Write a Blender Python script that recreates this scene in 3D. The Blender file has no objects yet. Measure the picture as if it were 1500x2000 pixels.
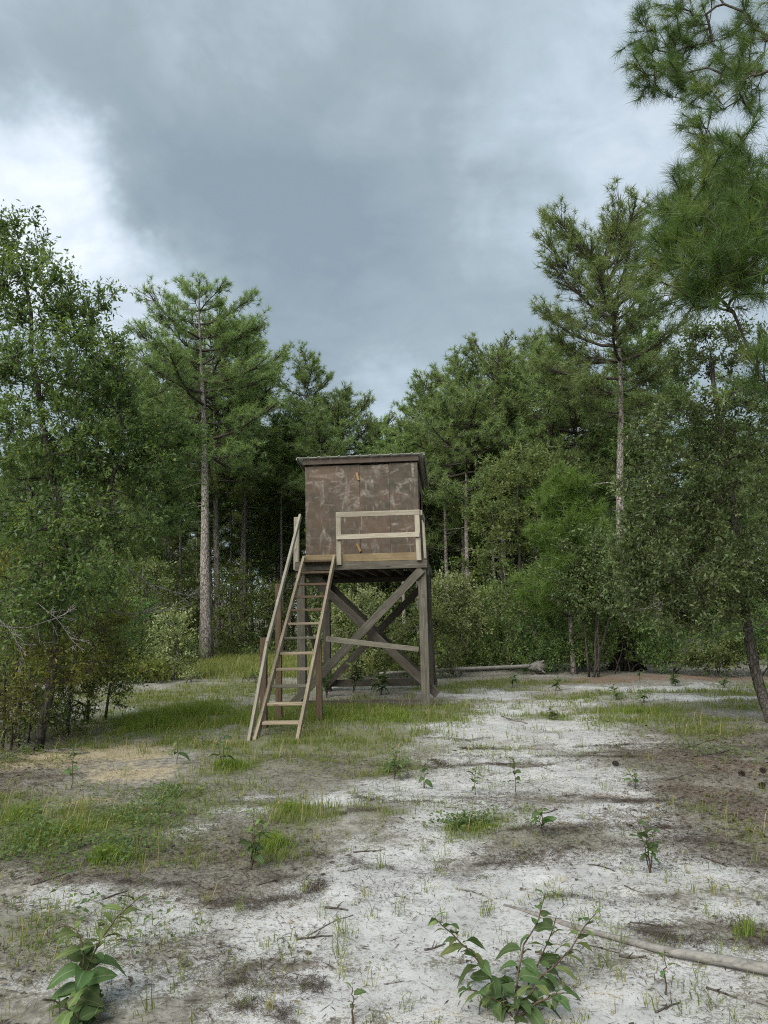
import bpy, bmesh, math
import numpy as np
from mathutils import Vector, Matrix

R = math.radians
scene = bpy.context.scene
col = scene.collection

# ------------------------------------------------------------------ camera
CAM_H, PITCH, ROLL, FPX = 1.55, R(7.6), R(1.3), 1500.0      # focal length in pixels of the 1500x2000 photograph
_f = np.array([0, math.cos(PITCH), math.sin(PITCH)])
_r0 = np.array([1.0, 0, 0]); _u0 = np.cross(_r0, _f)
_r = _r0 * math.cos(ROLL) - _u0 * math.sin(ROLL)
_u = _u0 * math.cos(ROLL) + _r0 * math.sin(ROLL)
_C = np.array([0, 0, CAM_H])
cam = bpy.data.cameras.new('camera'); camo = bpy.data.objects.new('camera', cam); col.objects.link(camo)
cam.sensor_fit = 'VERTICAL'; cam.sensor_height = 36.0; cam.lens = 36.0 * FPX / 2000.0
cam.clip_start = 0.05; cam.clip_end = 2000
camo.matrix_world = Matrix(((_r[0], _u[0], -_f[0], 0), (_r[1], _u[1], -_f[1], 0), (_r[2], _u[2], -_f[2], CAM_H), (0, 0, 0, 1)))
scene.camera = camo

def ray(px, py): return _f + _r * (px - 750) / FPX + _u * (1000 - py) / FPX
def G(px, py, z=0.0):                       # where a sight line meets the ground
    d = ray(px, py); return _C + d * ((z - CAM_H) / d[2])
def P(px, py, Y):                           # the point of a sight line at distance Y
    d = ray(px, py); return _C + d * (Y / d[1])

# ------------------------------------------------------------------ world: overcast sky
SUN_EL, SUN_AZ = R(42), R(212)              # azimuth clockwise from +Y: the sun stands behind the camera, to the left
world = bpy.data.worlds.new('World'); scene.world = world; world.use_nodes = True
nt = world.node_tree; nt.nodes.clear()
def N(tree, t, **kw):
    n = tree.nodes.new(t)
    for k, v in kw.items(): setattr(n, k, v)
    return n
def L(tree, a, b): tree.links.new(a, b)
def dirvec(px, py):
    d = ray(px, py); return tuple(d / np.linalg.norm(d))
wo = N(nt, 'ShaderNodeOutputWorld'); bg = N(nt, 'ShaderNodeBackground'); L(nt, bg.outputs[0], wo.inputs[0])
SKY_K = 0.1
bg.inputs['Strength'].default_value = SKY_K
sky = N(nt, 'ShaderNodeTexSky', sky_type='NISHITA'); sky.sun_disc = False
sky.sun_elevation = SUN_EL; sky.sun_rotation = SUN_AZ
tc = N(nt, 'ShaderNodeTexCoord')
# clouds lie on a flat layer: direction divided by its height
sep = N(nt, 'ShaderNodeSeparateXYZ'); L(nt, tc.outputs['Generated'], sep.inputs[0])
mz = N(nt, 'ShaderNodeMath', operation='MAXIMUM'); L(nt, sep.outputs[2], mz.inputs[0]); mz.inputs[1].default_value = 0.0
az = N(nt, 'ShaderNodeMath', operation='ADD'); L(nt, mz.outputs[0], az.inputs[0]); az.inputs[1].default_value = 0.22
dx = N(nt, 'ShaderNodeMath', operation='DIVIDE'); L(nt, sep.outputs[0], dx.inputs[0]); L(nt, az.outputs[0], dx.inputs[1])
dy = N(nt, 'ShaderNodeMath', operation='DIVIDE'); L(nt, sep.outputs[1], dy.inputs[0]); L(nt, az.outputs[0], dy.inputs[1])
cmb = N(nt, 'ShaderNodeCombineXYZ'); L(nt, dx.outputs[0], cmb.inputs[0]); L(nt, dy.outputs[0], cmb.inputs[1])
def noise(tree, vec, scale, detail=6, rough=0.55, dist=0.0):
    n = N(tree, 'ShaderNodeTexNoise'); L(tree, vec, n.inputs['Vector'])
    n.inputs['Scale'].default_value = scale; n.inputs['Detail'].default_value = detail
    n.inputs['Roughness'].default_value = rough; n.inputs['Distortion'].default_value = dist
    return n
n1 = noise(nt, cmb.outputs[0], 0.75, 7, 0.52, 0.35)
n2 = noise(nt, cmb.outputs[0], 2.1, 8, 0.55, 0.8)
# cloud banks in view: bright gaps and dark bellies, edges torn by noise
warp = noise(nt, tc.outputs['Generated'], 3.2, 6, 0.6)
wv = N(nt, 'ShaderNodeVectorMath', operation='SUBTRACT'); L(nt, warp.outputs['Color'], wv.inputs[0]); wv.inputs[1].default_value = (.5, .5, .5)
ws = N(nt, 'ShaderNodeVectorMath', operation='SCALE'); L(nt, wv.outputs[0], ws.inputs[0]); ws.inputs['Scale'].default_value = 0.36
wa = N(nt, 'ShaderNodeVectorMath', operation='ADD'); L(nt, tc.outputs['Generated'], wa.inputs[0]); L(nt, ws.outputs[0], wa.inputs[1])
wn = N(nt, 'ShaderNodeVectorMath', operation='NORMALIZE'); L(nt, wa.outputs[0], wn.inputs[0])
def madd(a, k, b):
    m = N(nt, 'ShaderNodeMath', operation='MULTIPLY_ADD'); L(nt, a, m.inputs[0]); m.inputs[1].default_value = k
    if isinstance(b, float): m.inputs[2].default_value = b
    else: L(nt, b, m.inputs[2])
    return m.outputs[0]
val = madd(n1.outputs['Fac'], 0.42, -0.14)
val = madd(n2.outputs['Fac'], 0.56, val)
for px, py, ang, k in [(90, 420, 5.5, .30), (20, 330, 5, .12), (220, 560, 4.5, .26), (30, 110, 8, .13), (320, 640, 5, .10), (560, 60, 8, .10),
                       (1000, 90, 10, .08), (1250, 380, 9, .20), (760, 310, 3.5, .09), (860, 800, 8, .10), (760, 770, 3.5, .12),
                       (290, 290, 9, -.12), (520, 500, 12, -.10), (780, 480, 11, -.10), (640, 230, 8, -.09), (900, 560, 9, -.04)]:
    dt = N(nt, 'ShaderNodeVectorMath', operation='DOT_PRODUCT'); L(nt, wn.outputs[0], dt.inputs[0]); dt.inputs[1].default_value = dirvec(px, py)
    mr = N(nt, 'ShaderNodeMapRange', interpolation_type='SMOOTHERSTEP'); L(nt, dt.outputs['Value'], mr.inputs[0])
    mr.inputs[1].default_value = math.cos(R(ang * 1.5)); mr.inputs[2].default_value = 1.0
    val = madd(mr.outputs[0], k, val)
n3 = noise(nt, cmb.outputs[0], 6.5, 8, 0.6, 1.2); val = madd(n3.outputs['Fac'], 0.22, val)
cr = N(nt, 'ShaderNodeValToRGB'); L(nt, val, cr.inputs[0])
els = cr.color_ramp.elements
els[0].position = .18; els[0].color = (0.079, 0.100, 0.117, 1)
els[1].position = .98; els[1].color = (0.315, 0.334, 0.352, 1)
e = els.new(.42); e.color = (0.104, 0.128, 0.143, 1)
e = els.new(.62); e.color = (0.146, 0.174, 0.197, 1)
e = els.new(.80); e.color = (0.214, 0.240, 0.268, 1)
# an overcast sky brightens towards the zenith
mre = N(nt, 'ShaderNodeMapRange'); L(nt, sep.outputs[2], mre.inputs[0]); mre.inputs[1].default_value = .66; mre.inputs[2].default_value = 1
mre.inputs[3].default_value = 1.0 / SKY_K; mre.inputs[4].default_value = 1.9 / SKY_K
csc = N(nt, 'ShaderNodeVectorMath', operation='SCALE'); L(nt, cr.outputs[0], csc.inputs[0]); L(nt, mre.outputs[0], csc.inputs['Scale'])
mixw = N(nt, 'ShaderNodeMix', data_type='RGBA'); mixw.inputs[0].default_value = 0.96
L(nt, sky.outputs[0], mixw.inputs[6]); L(nt, csc.outputs[0], mixw.inputs[7]); L(nt, mixw.outputs[2], bg.inputs['Color'])

sun = bpy.data.lights.new('sun', 'SUN'); sun.energy = 1.5; sun.angle = R(55); sun.color = (1, .965, .9)
suno = bpy.data.objects.new('sun', sun); col.objects.link(suno)
_sd = Vector((math.sin(SUN_AZ) * math.cos(SUN_EL), math.cos(SUN_AZ) * math.cos(SUN_EL), math.sin(SUN_EL)))
suno.rotation_euler = _sd.to_track_quat('Z', 'Y').to_euler()

scene.view_settings.view_transform = 'Standard'; scene.view_settings.look = 'None'
scene.view_settings.exposure = 1.85; scene.view_settings.gamma = 1.0
scene.render.engine = 'CYCLES'
scene.cycles.use_denoising = False; scene.cycles.filter_width = 1.1
scene.cycles.max_bounces = 10; scene.cycles.diffuse_bounces = 8; scene.cycles.glossy_bounces = 2; scene.cycles.transmission_bounces = 6
scene.cycles.use_adaptive_sampling = True; scene.cycles.adaptive_threshold = 0.02

# ------------------------------------------------------------------ materials
MAT = {}
def newmat(name):
    m = bpy.data.materials.new(name); m.use_nodes = True; t = m.node_tree; t.nodes.clear()
    o = N(t, 'ShaderNodeOutputMaterial'); MAT[name] = m
    return m, t, o
def principled(t, rough=.6, spec=.3):
    b = N(t, 'ShaderNodeBsdfPrincipled'); b.inputs['Roughness'].default_value = rough; b.inputs['Specular IOR Level'].default_value = spec
    return b
def ramp(t, fac, stops):
    c = N(t, 'ShaderNodeValToRGB'); L(t, fac, c.inputs[0]); e = c.color_ramp.elements
    e[0].position, e[0].color = stops[0][0], (*stops[0][1], 1); e[1].position, e[1].color = stops[-1][0], (*stops[-1][1], 1)
    for p, cc in stops[1:-1]: x = e.new(p); x.color = (*cc, 1)
    return c
def mixc(t, fac, a, b, blend='MIX'):
    m = N(t, 'ShaderNodeMix', data_type='RGBA', blend_type=blend)
    for s, i in ((fac, 0), (a, 6), (b, 7)):
        if hasattr(s, 'is_output'): L(t, s, m.inputs[i])
        elif i == 0: m.inputs[0].default_value = s
        else: m.inputs[i].default_value = (*s, 1)
    return m.outputs[2]
def mapr(t, v, a, b, c=0., d=1., smooth=True):
    m = N(t, 'ShaderNodeMapRange'); m.interpolation_type = 'SMOOTHSTEP' if smooth else 'LINEAR'; L(t, v, m.inputs[0])
    for i, x in enumerate((a, b, c, d)): m.inputs[i + 1].default_value = x
    return m.outputs[0]
def math2(t, op, a, b):
    m = N(t, 'ShaderNodeMath', operation=op)
    for i, s in enumerate((a, b)):
        if hasattr(s, 'is_output'): L(t, s, m.inputs[i])
        else: m.inputs[i].default_value = s
    return m.outputs[0]

def leafmat(name, stops, trans=.36, rough=.5, spec=.35, tint=.18):
    m, t, o = newmat(name)
    a = N(t, 'ShaderNodeAttribute', attribute_name='rnd'); oi = N(t, 'ShaderNodeObjectInfo')
    c = ramp(t, a.outputs['Fac'], stops)
    hs = N(t, 'ShaderNodeHueSaturation'); L(t, c.outputs[0], hs.inputs['Color'])
    L(t, mapr(t, oi.outputs['Random'], 0, 1, 1 - tint, 1 + tint, False), hs.inputs['Value'])
    L(t, mapr(t, oi.outputs['Random'], 0, 1, .485, .51, False), hs.inputs['Hue'])
    b = principled(t, rough, spec); L(t, hs.outputs[0], b.inputs['Base Color'])
    tr = N(t, 'ShaderNodeBsdfTranslucent'); L(t, mixc(t, 1.0, hs.outputs[0], (1.7, 1.75, .9), 'MULTIPLY'), tr.inputs['Color'])
    mx = N(t, 'ShaderNodeMixShader'); mx.inputs[0].default_value = trans + .08
    L(t, b.outputs[0], mx.inputs[1]); L(t, tr.outputs[0], mx.inputs[2]); L(t, mx.outputs[0], o.inputs[0])
    return m
leafmat('oak_leaf', [(0, (0.063, 0.114, 0.041)), (.5, (0.112, 0.179, 0.061)), (.85, (0.163, 0.226, 0.074)), (1, (0.288, 0.319, 0.114))])
leafmat('oak_leaf_grey', [(0, (0.062, 0.098, 0.035)), (.5, (0.105, 0.153, 0.056)), (.85, (0.175, 0.233, 0.091)), (1, (0.297, 0.354, 0.158))], .24, .45, .35)
leafmat('turkey_leaf', [(0, (0.073, 0.102, 0.036)), (.5, (0.124, 0.156, 0.057)), (1, (0.218, 0.231, 0.089))], .35)
leafmat('yellow_leaf', [(0, (0.085, 0.107, 0.026)), (.5, (0.148, 0.169, 0.039)), (1, (0.269, 0.255, 0.053))], .35)
leafmat('silver_leaf', [(0, (0.127, 0.160, 0.072)), (.5, (0.215, 0.254, 0.116)), (1, (0.389, 0.400, 0.202))], .25)
leafmat('bush_leaf', [(0, (0.073, 0.112, 0.033)), (.5, (0.122, 0.168, 0.053)), (1, (0.226, 0.241, 0.085))], .3)
leafmat('pine_needle', [(0, (0.100, 0.151, 0.055)), (.5, (0.162, 0.229, 0.083)), (.9, (0.253, 0.309, 0.108)), (1, (0.380, 0.344, 0.133))], .3, .42, .4)
leafmat('young_needle', [(0, (0.069, 0.112, 0.025)), (.5, (0.110, 0.167, 0.036)), (1, (0.179, 0.222, 0.064))], .35, .42, .4)
leafmat('near_needle', [(0, (0.049, 0.085, 0.023)), (.5, (0.077, 0.128, 0.034)), (.9, (0.118, 0.171, 0.048)), (1, (0.170, 0.177, 0.056))], .3, .42, .4)
leafmat('grass', [(0, (0.089, 0.112, 0.026)), (.45, (0.146, 0.179, 0.046)), (.8, (0.203, 0.214, 0.069)), (1, (0.332, 0.273, 0.140))], .35, .5, .25, .05)
leafmat('lush_grass', [(0, (0.100, 0.152, 0.027)), (.6, (0.163, 0.224, 0.041)), (1, (0.273, 0.275, 0.070))], .35, .5, .25, .05)
def veined(name, c0, c1, vein):
    m, t, o = newmat(name); tcn = N(t, 'ShaderNodeTexCoord'); oi = N(t, 'ShaderNodeObjectInfo'); sp = N(t, 'ShaderNodeSeparateXYZ'); L(t, tcn.outputs['Object'], sp.inputs[0])
    ay = math2(t, 'ABSOLUTE', sp.outputs[1], 0.0); ph = math2(t, 'SUBTRACT', sp.outputs[0], math2(t, 'MULTIPLY', ay, .75))
    sv_ = math2(t, 'ABSOLUTE', math2(t, 'SINE', math2(t, 'MULTIPLY', ph, 27.0), 0.0), 0.0)
    vm = math2(t, 'MAXIMUM', mapr(t, ay, .012, .03, .9, 0), mapr(t, sv_, .0, .22, .4, 0))
    off = N(t, 'ShaderNodeVectorMath', operation='SCALE'); off.inputs[0].default_value = (31, 47, 29); L(t, oi.outputs['Random'], off.inputs['Scale']); ad = N(t, 'ShaderNodeVectorMath', operation='ADD'); L(t, tcn.outputs['Object'], ad.inputs[0]); L(t, off.outputs[0], ad.inputs[1])
    n = noise(t, ad.outputs[0], 4, 5, .6); c = ramp(t, n.outputs['Fac'], [(.3, c0), (.7, c1)])
    c2 = mixc(t, vm, c.outputs[0], vein); n3 = noise(t, ad.outputs[0], 3.2, 4, .6); c3 = mixc(t, mapr(t, n3.outputs['Fac'], .66, .72, 0, .85), c2, (.12, .075, .035))
    hs = N(t, 'ShaderNodeHueSaturation'); L(t, c3, hs.inputs['Color']); L(t, mapr(t, oi.outputs['Random'], 0, 1, .65, 1.35, False), hs.inputs['Value']); L(t, mapr(t, oi.outputs['Random'], 0, 1, .475, .51, False), hs.inputs['Hue'])
    b = principled(t, .58, .25); L(t, hs.outputs[0], b.inputs['Base Color']); bp = N(t, 'ShaderNodeBump'); bp.inputs['Strength'].default_value = .4; bp.inputs['Distance'].default_value = .003; L(t, vm, bp.inputs['Height']); L(t, bp.outputs[0], b.inputs['Normal'])
    tr = N(t, 'ShaderNodeBsdfTranslucent'); L(t, mixc(t, 1.0, hs.outputs[0], (1.6, 1.7, .9), 'MULTIPLY'), tr.inputs['Color']); mx = N(t, 'ShaderNodeMixShader'); mx.inputs[0].default_value = .32
    L(t, b.outputs[0], mx.inputs[1]); L(t, tr.outputs[0], mx.inputs[2]); L(t, mx.outputs[0], o.inputs[0])
veined('sapling_leaf', (.052, .092, .031), (.075, .122, .042), (.125, .17, .085))
veined('fresh_leaf', (.10, .145, .045), (.135, .18, .06), (.18, .215, .10))
leafmat('litter', [(0, (.045, .036, .027)), (.5, (.090, .072, .055)), (.85, (.15, .125, .10)), (1, (.28, .25, .21))], .1, .7, .2, .05)

def barkmat(name, c0, c1, c2, sc=(7, 7, 2.2), bump=.6):
    m, t, o = newmat(name); tcn = N(t, 'ShaderNodeTexCoord'); mp = N(t, 'ShaderNodeMapping'); L(t, tcn.outputs['Object'], mp.inputs[0]); mp.inputs['Scale'].default_value = sc
    wn_ = noise(t, tcn.outputs['Object'], 5, 4); wsb = N(t, 'ShaderNodeVectorMath', operation='SCALE'); L(t, wn_.outputs['Color'], wsb.inputs[0]); wsb.inputs['Scale'].default_value = .9
    wad = N(t, 'ShaderNodeVectorMath', operation='ADD'); L(t, mp.outputs[0], wad.inputs[0]); L(t, wsb.outputs[0], wad.inputs[1])
    v = N(t, 'ShaderNodeTexVoronoi', feature='DISTANCE_TO_EDGE'); L(t, wad.outputs[0], v.inputs['Vector']); v.inputs['Scale'].default_value = 2.2
    n = noise(t, wad.outputs[0], 3.5, 8, .65)
    e_ = mapr(t, v.outputs['Distance'], 0, .16)
    c = ramp(t, n.outputs['Fac'], [(.3, c1), (.7, c2)])
    b = principled(t, .85, .15); L(t, mixc(t, e_, c0, c.outputs[0]), b.inputs['Base Color'])
    bp = N(t, 'ShaderNodeBump'); bp.inputs['Strength'].default_value = bump; bp.inputs['Distance'].default_value = .03
    L(t, math2(t, 'ADD', e_, math2(t, 'MULTIPLY', n.outputs['Fac'], .6)), bp.inputs['Height']); L(t, bp.outputs[0], b.inputs['Normal'])
    L(t, b.outputs[0], o.inputs[0]); return m
barkmat('pine_bark', (.10, .085, .072), (.21, .182, .16), (.35, .32, .29))
barkmat('oak_bark', (.04, .034, .028), (.062, .054, .045), (.12, .108, .092), (10, 10, 3), .5)
barkmat('branch_bark', (.050, .042, .035), (.07, .058, .048), (.11, .095, .08), (12, 12, 4), .3)
barkmat('dead_wood', (.09, .083, .074), (.16, .148, .132), (.27, .255, .235), (14, 14, 3), .4)
barkmat('char', (.02, .017, .014), (.035, .03, .026), (.07, .06, .05), (16, 16, 4), .8)
barkmat('stem', (.060, .040, .028), (.08, .055, .038), (.12, .085, .058), (20, 20, 8), .2)

def woodmat(name, dark, mid, light, knots=.5, rough=.75):
    m, t, o = newmat(name); tcn = N(t, 'ShaderNodeTexCoord'); oi = N(t, 'ShaderNodeObjectInfo')
    off = N(t, 'ShaderNodeVectorMath', operation='SCALE'); off.inputs[0].default_value = (37, 53, 71); L(t, oi.outputs['Random'], off.inputs['Scale'])
    ad = N(t, 'ShaderNodeVectorMath', operation='ADD'); L(t, tcn.outputs['Object'], ad.inputs[0]); L(t, off.outputs[0], ad.inputs[1])
    mp = N(t, 'ShaderNodeMapping'); L(t, ad.outputs[0], mp.inputs[0]); mp.inputs['Scale'].default_value = (1.1, 17, 17)
    w1 = noise(t, mp.outputs[0], 2.2, 7, .6, 1.1)
    mp2 = N(t, 'ShaderNodeMapping'); L(t, ad.outputs[0], mp2.inputs[0]); mp2.inputs['Scale'].default_value = (3, 3, 3)
    w2 = noise(t, mp2.outputs[0], 1.0, 5, .6)
    c = ramp(t, w1.outputs['Fac'], [(.28, dark), (.5, mid), (.72, light)])
    st = mapr(t, w2.outputs['Fac'], .42, .72, 0, knots)
    c2 = mixc(t, st, c.outputs[0], dark)
    v = N(t, 'ShaderNodeTexVoronoi'); mp3 = N(t, 'ShaderNodeMapping'); L(t, ad.outputs[0], mp3.inputs[0]); mp3.inputs['Scale'].default_value = (1.6, 5, 5); L(t, mp3.outputs[0], v.inputs['Vector']); v.inputs['Scale'].default_value = 1.3
    kn = mapr(t, v.outputs['Distance'], .05, .13, 1, 0)
    c3 = mixc(t, math2(t, 'MULTIPLY', kn, .6), c2, tuple(x * .45 for x in dark))
    hs = N(t, 'ShaderNodeHueSaturation'); L(t, c3, hs.inputs['Color']); L(t, mapr(t, oi.outputs['Random'], 0, 1, .82, 1.15, False), hs.inputs['Value'])
    b = principled(t, rough, .2); L(t, hs.outputs[0], b.inputs['Base Color'])
    bp = N(t, 'ShaderNodeBump'); bp.inputs['Strength'].default_value = .35; bp.inputs['Distance'].default_value = .006
    L(t, w1.outputs['Fac'], bp.inputs['Height']); L(t, bp.outputs[0], b.inputs['Normal']); L(t, b.outputs[0], o.inputs[0]); return m
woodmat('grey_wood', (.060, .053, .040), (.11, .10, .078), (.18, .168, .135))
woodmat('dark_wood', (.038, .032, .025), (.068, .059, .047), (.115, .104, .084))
woodmat('pale_wood', (.20, .172, .128), (.32, .285, .222), (.43, .395, .32), .35)
woodmat('stringer_wood', (.155, .12, .078), (.26, .212, .148), (.355, .30, .218), .35)
woodmat('treated_wood', (.12, .085, .045), (.205, .155, .088), (.28, .22, .13), .45)
woodmat('red_wood', (.070, .047, .030), (.115, .08, .052), (.165, .12, .08), .4)
woodmat('silver_wood', (.10, .092, .082), (.19, .178, .16), (.28, .265, .24), .6)
woodmat('latch_wood', (.17, .105, .045), (.24, .16, .075), (.30, .205, .10), .2)

def paintmat():
    m, t, o = newmat('camo_paint'); tcn = N(t, 'ShaderNodeTexCoord'); oi = N(t, 'ShaderNodeObjectInfo')
    off = N(t, 'ShaderNodeVectorMath', operation='SCALE'); off.inputs[0].default_value = (11, 17, 23); L(t, oi.outputs['Random'], off.inputs['Scale'])
    ad = N(t, 'ShaderNodeVectorMath', operation='ADD'); L(t, tcn.outputs['Object'], ad.inputs[0]); L(t, off.outputs[0], ad.inputs[1])
    n1_ = noise(t, ad.outputs[0], 2.1, 5, .55, .6); n2_ = noise(t, ad.outputs[0], 9, 6, .6)
    base = ramp(t, n1_.outputs['Fac'], [(.34, (.054, .050, .038)), (.5, (.088, .066, .047)), (.68, (.106, .074, .051))])
    base2 = mixc(t, mapr(t, n2_.outputs['Fac'], .4, .7, 0, .35), base.outputs[0], (.16, .13, .11))
    # rubbed-on brush smears
    rot = N(t, 'ShaderNodeMapping'); L(t, ad.outputs[0], rot.inputs[0]); rot.inputs['Rotation'].default_value = (0, .6, 0); rot.inputs['Scale'].default_value = (1.5, 1.5, 4.6)
    s1 = noise(t, rot.outputs[0], 1.25, 3, .45, 1.6)
    rot2 = N(t, 'ShaderNodeMapping'); L(t, ad.outputs[0], rot2.inputs[0]); rot2.inputs['Rotation'].default_value = (0, -.5, 0); rot2.inputs['Scale'].default_value = (5.2, 1.5, 1.5)
    s2 = noise(t, rot2.outputs[0], 1.3, 3, .45, 1.5)
    fine = noise(t, ad.outputs[0], 26, 4, .6)
    a1 = math2(t, 'MAXIMUM', mapr(t, s1.outputs['Fac'], .53, .76), mapr(t, s2.outputs['Fac'], .53, .76))
    a2 = math2(t, 'MULTIPLY', a1, mapr(t, fine.outputs['Fac'], .3, .7, .1, .75))
    cc = mixc(t, a2, base2, (.33, .30, .265))
    b = principled(t, .8, .2); L(t, cc, b.inputs['Base Color'])
    bp = N(t, 'ShaderNodeBump'); bp.inputs['Strength'].default_value = .15; bp.inputs['Distance'].default_value = .005; L(t, n2_.outputs['Fac'], bp.inputs['Height']); L(t, bp.outputs[0], b.inputs['Normal'])
    L(t, b.outputs[0], o.inputs[0])
paintmat()
def simplemat(name, c0, c1, rough=.6, metal=0., sc=8):
    m, t, o = newmat(name); tcn = N(t, 'ShaderNodeTexCoord'); n = noise(t, tcn.outputs['Object'], sc, 6, .6)
    c = ramp(t, n.outputs['Fac'], [(.3, c0), (.7, c1)]); b = principled(t, rough, .3); b.inputs['Metallic'].default_value = metal
    L(t, c.outputs[0], b.inputs['Base Color']); L(t, b.outputs[0], o.inputs[0])
simplemat('roof_metal', (.20, .205, .178), (.27, .275, .245), .45)
simplemat('fascia_paint', (.06, .046, .036), (.10, .078, .062), .8)
simplemat('iron', (.02, .02, .02), (.05, .045, .04), .5, .6)
simplemat('cone_brown', (.03, .022, .016), (.09, .065, .045), .8, 0, 30)

def groundmat():
    m, t, o = newmat('ground'); tcn = N(t, 'ShaderNodeTexCoord')
    a = N(t, 'ShaderNodeAttribute', attribute_name='cover_a'); b_ = N(t, 'ShaderNodeAttribute', attribute_name='cover_b')
    sa = N(t, 'ShaderNodeSeparateColor'); L(t, a.outputs['Color'], sa.inputs[0]); sb = N(t, 'ShaderNodeSeparateColor'); L(t, b_.outputs['Color'], sb.inputs[0])
    white, yellow, litter = sa.outputs; straw, grass, moss = sb.outputs
    v = tcn.outputs['Object']
    nA = noise(t, v, 3.0, 8, .62, .3); nB = noise(t, v, 14, 8, .68, .4); nC = noise(t, v, 60, 6, .7); nD = noise(t, v, 190, 3, .7); nE = noise(t, v, 35, 6, .6, 1.5)
    br = math2(t, 'SUBTRACT', math2(t, 'ADD', math2(t, 'MULTIPLY', nA.outputs['Fac'], .25), math2(t, 'ADD', math2(t, 'MULTIPLY', nB.outputs['Fac'], .65), math2(t, 'ADD', math2(t, 'MULTIPLY', nC.outputs['Fac'], .75), math2(t, 'MULTIPLY', nD.outputs['Fac'], .25)))), .95)
    def mask(attr, lo, hi, k=1.0):
        return mapr(t, math2(t, 'ADD', attr, math2(t, 'MULTIPLY', br, k)), lo, hi)
    soil = ramp(t, nB.outputs['Fac'], [(.3, (.105, .096, .076)), (.5, (.18, .168, .14)), (.72, (.30, .288, .26))]).outputs[0]
    sandc = ramp(t, nA.outputs['Fac'], [(.3, (.31, .305, .295)), (.55, (.41, .405, .395)), (.75, (.47, .465, .455))]).outputs[0]
    # organic dirt caught between the grains
    dirt = mapr(t, math2(t, 'ADD', nE.outputs['Fac'], math2(t, 'MULTIPLY', nB.outputs['Fac'], .55)), .76, .98, 0, .55)
    sandc = mixc(t, dirt, sandc, (.15, .14, .125))
    speck = math2(t, 'MULTIPLY', mapr(t, nD.outputs['Fac'], .56, .66), mapr(t, nB.outputs['Fac'], .35, .6))
    sandc = mixc(t, math2(t, 'MULTIPLY', speck, .75), sandc, (.13, .11, .09))
    yel = ramp(t, nB.outputs['Fac'], [(.3, (.24, .195, .125)), (.7, (.38, .32, .22))]).outputs[0]
    yel = mixc(t, math2(t, 'MULTIPLY', speck, .6), yel, (.15, .11, .07))
    lit = ramp(t, nC.outputs['Fac'], [(.3, (.055, .045, .035)), (.5, (.125, .104, .083)), (.72, (.225, .20, .172))]).outputs[0]
    stw = ramp(t, nC.outputs['Fac'], [(.3, (.075, .042, .026)), (.5, (.155, .088, .054)), (.75, (.25, .16, .10))]).outputs[0]
    grs = ramp(t, nC.outputs['Fac'], [(.3, (.055, .066, .022)), (.55, (.10, .115, .040)), (.75, (.19, .19, .09))]).outputs[0]
    mss = ramp(t, nC.outputs['Fac'], [(.3, (.06, .058, .034)), (.55, (.115, .108, .066)), (.75, (.20, .19, .13))]).outputs[0]
    c = mixc(t, mask(white, .26, .52, 2.4), soil, sandc)
    c = mixc(t, mask(yellow, .24, .5, 2.4), c, yel)
    c = mixc(t, math2(t, 'MULTIPLY', mask(moss, .40, .60, 2.8), .7), c, mss)
    c = mixc(t, math2(t, 'MULTIPLY', mask(litter, .42, .60, 2.8), .82), c, lit)
    c = mixc(t, math2(t, 'MULTIPLY', mask(straw, .42, .60, 2.8), .75), c, stw)
    c = mixc(t, math2(t, 'MULTIPLY', mask(grass, .42, .64, 2.6), .8), c, grs)
    b = principled(t, .95, .08); L(t, c, b.inputs['Base Color'])
    bp = N(t, 'ShaderNodeBump'); bp.inputs['Strength'].default_value = .55; bp.inputs['Distance'].default_value = .014
    hgt = math2(t, 'ADD', math2(t, 'MULTIPLY', nB.outputs['Fac'], .55), math2(t, 'ADD', math2(t, 'MULTIPLY', nC.outputs['Fac'], .45), math2(t, 'MULTIPLY', nD.outputs['Fac'], .2)))
    L(t, hgt, bp.inputs['Height']); L(t, bp.outputs[0], b.inputs['Normal']); L(t, b.outputs[0], o.inputs[0])
groundmat()

# ------------------------------------------------------------------ helpers
def tag(o, label=None, cat=None, group=None, kind=None):
    for k, v in (('label', label), ('category', cat), ('group', group), ('kind', kind)):
        if v: o[k] = v
    return o
def link(name, data, parent=None):
    o = bpy.data.objects.new(name, data); col.objects.link(o)
    if parent is not None: o.parent = parent
    return o
def empty(name, loc=(0, 0, 0), rz=0):
    o = link(name, None); o.location = Vector([float(x) for x in loc]); o.rotation_euler = (0, 0, rz); o.empty_display_size = .2
    return o

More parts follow.
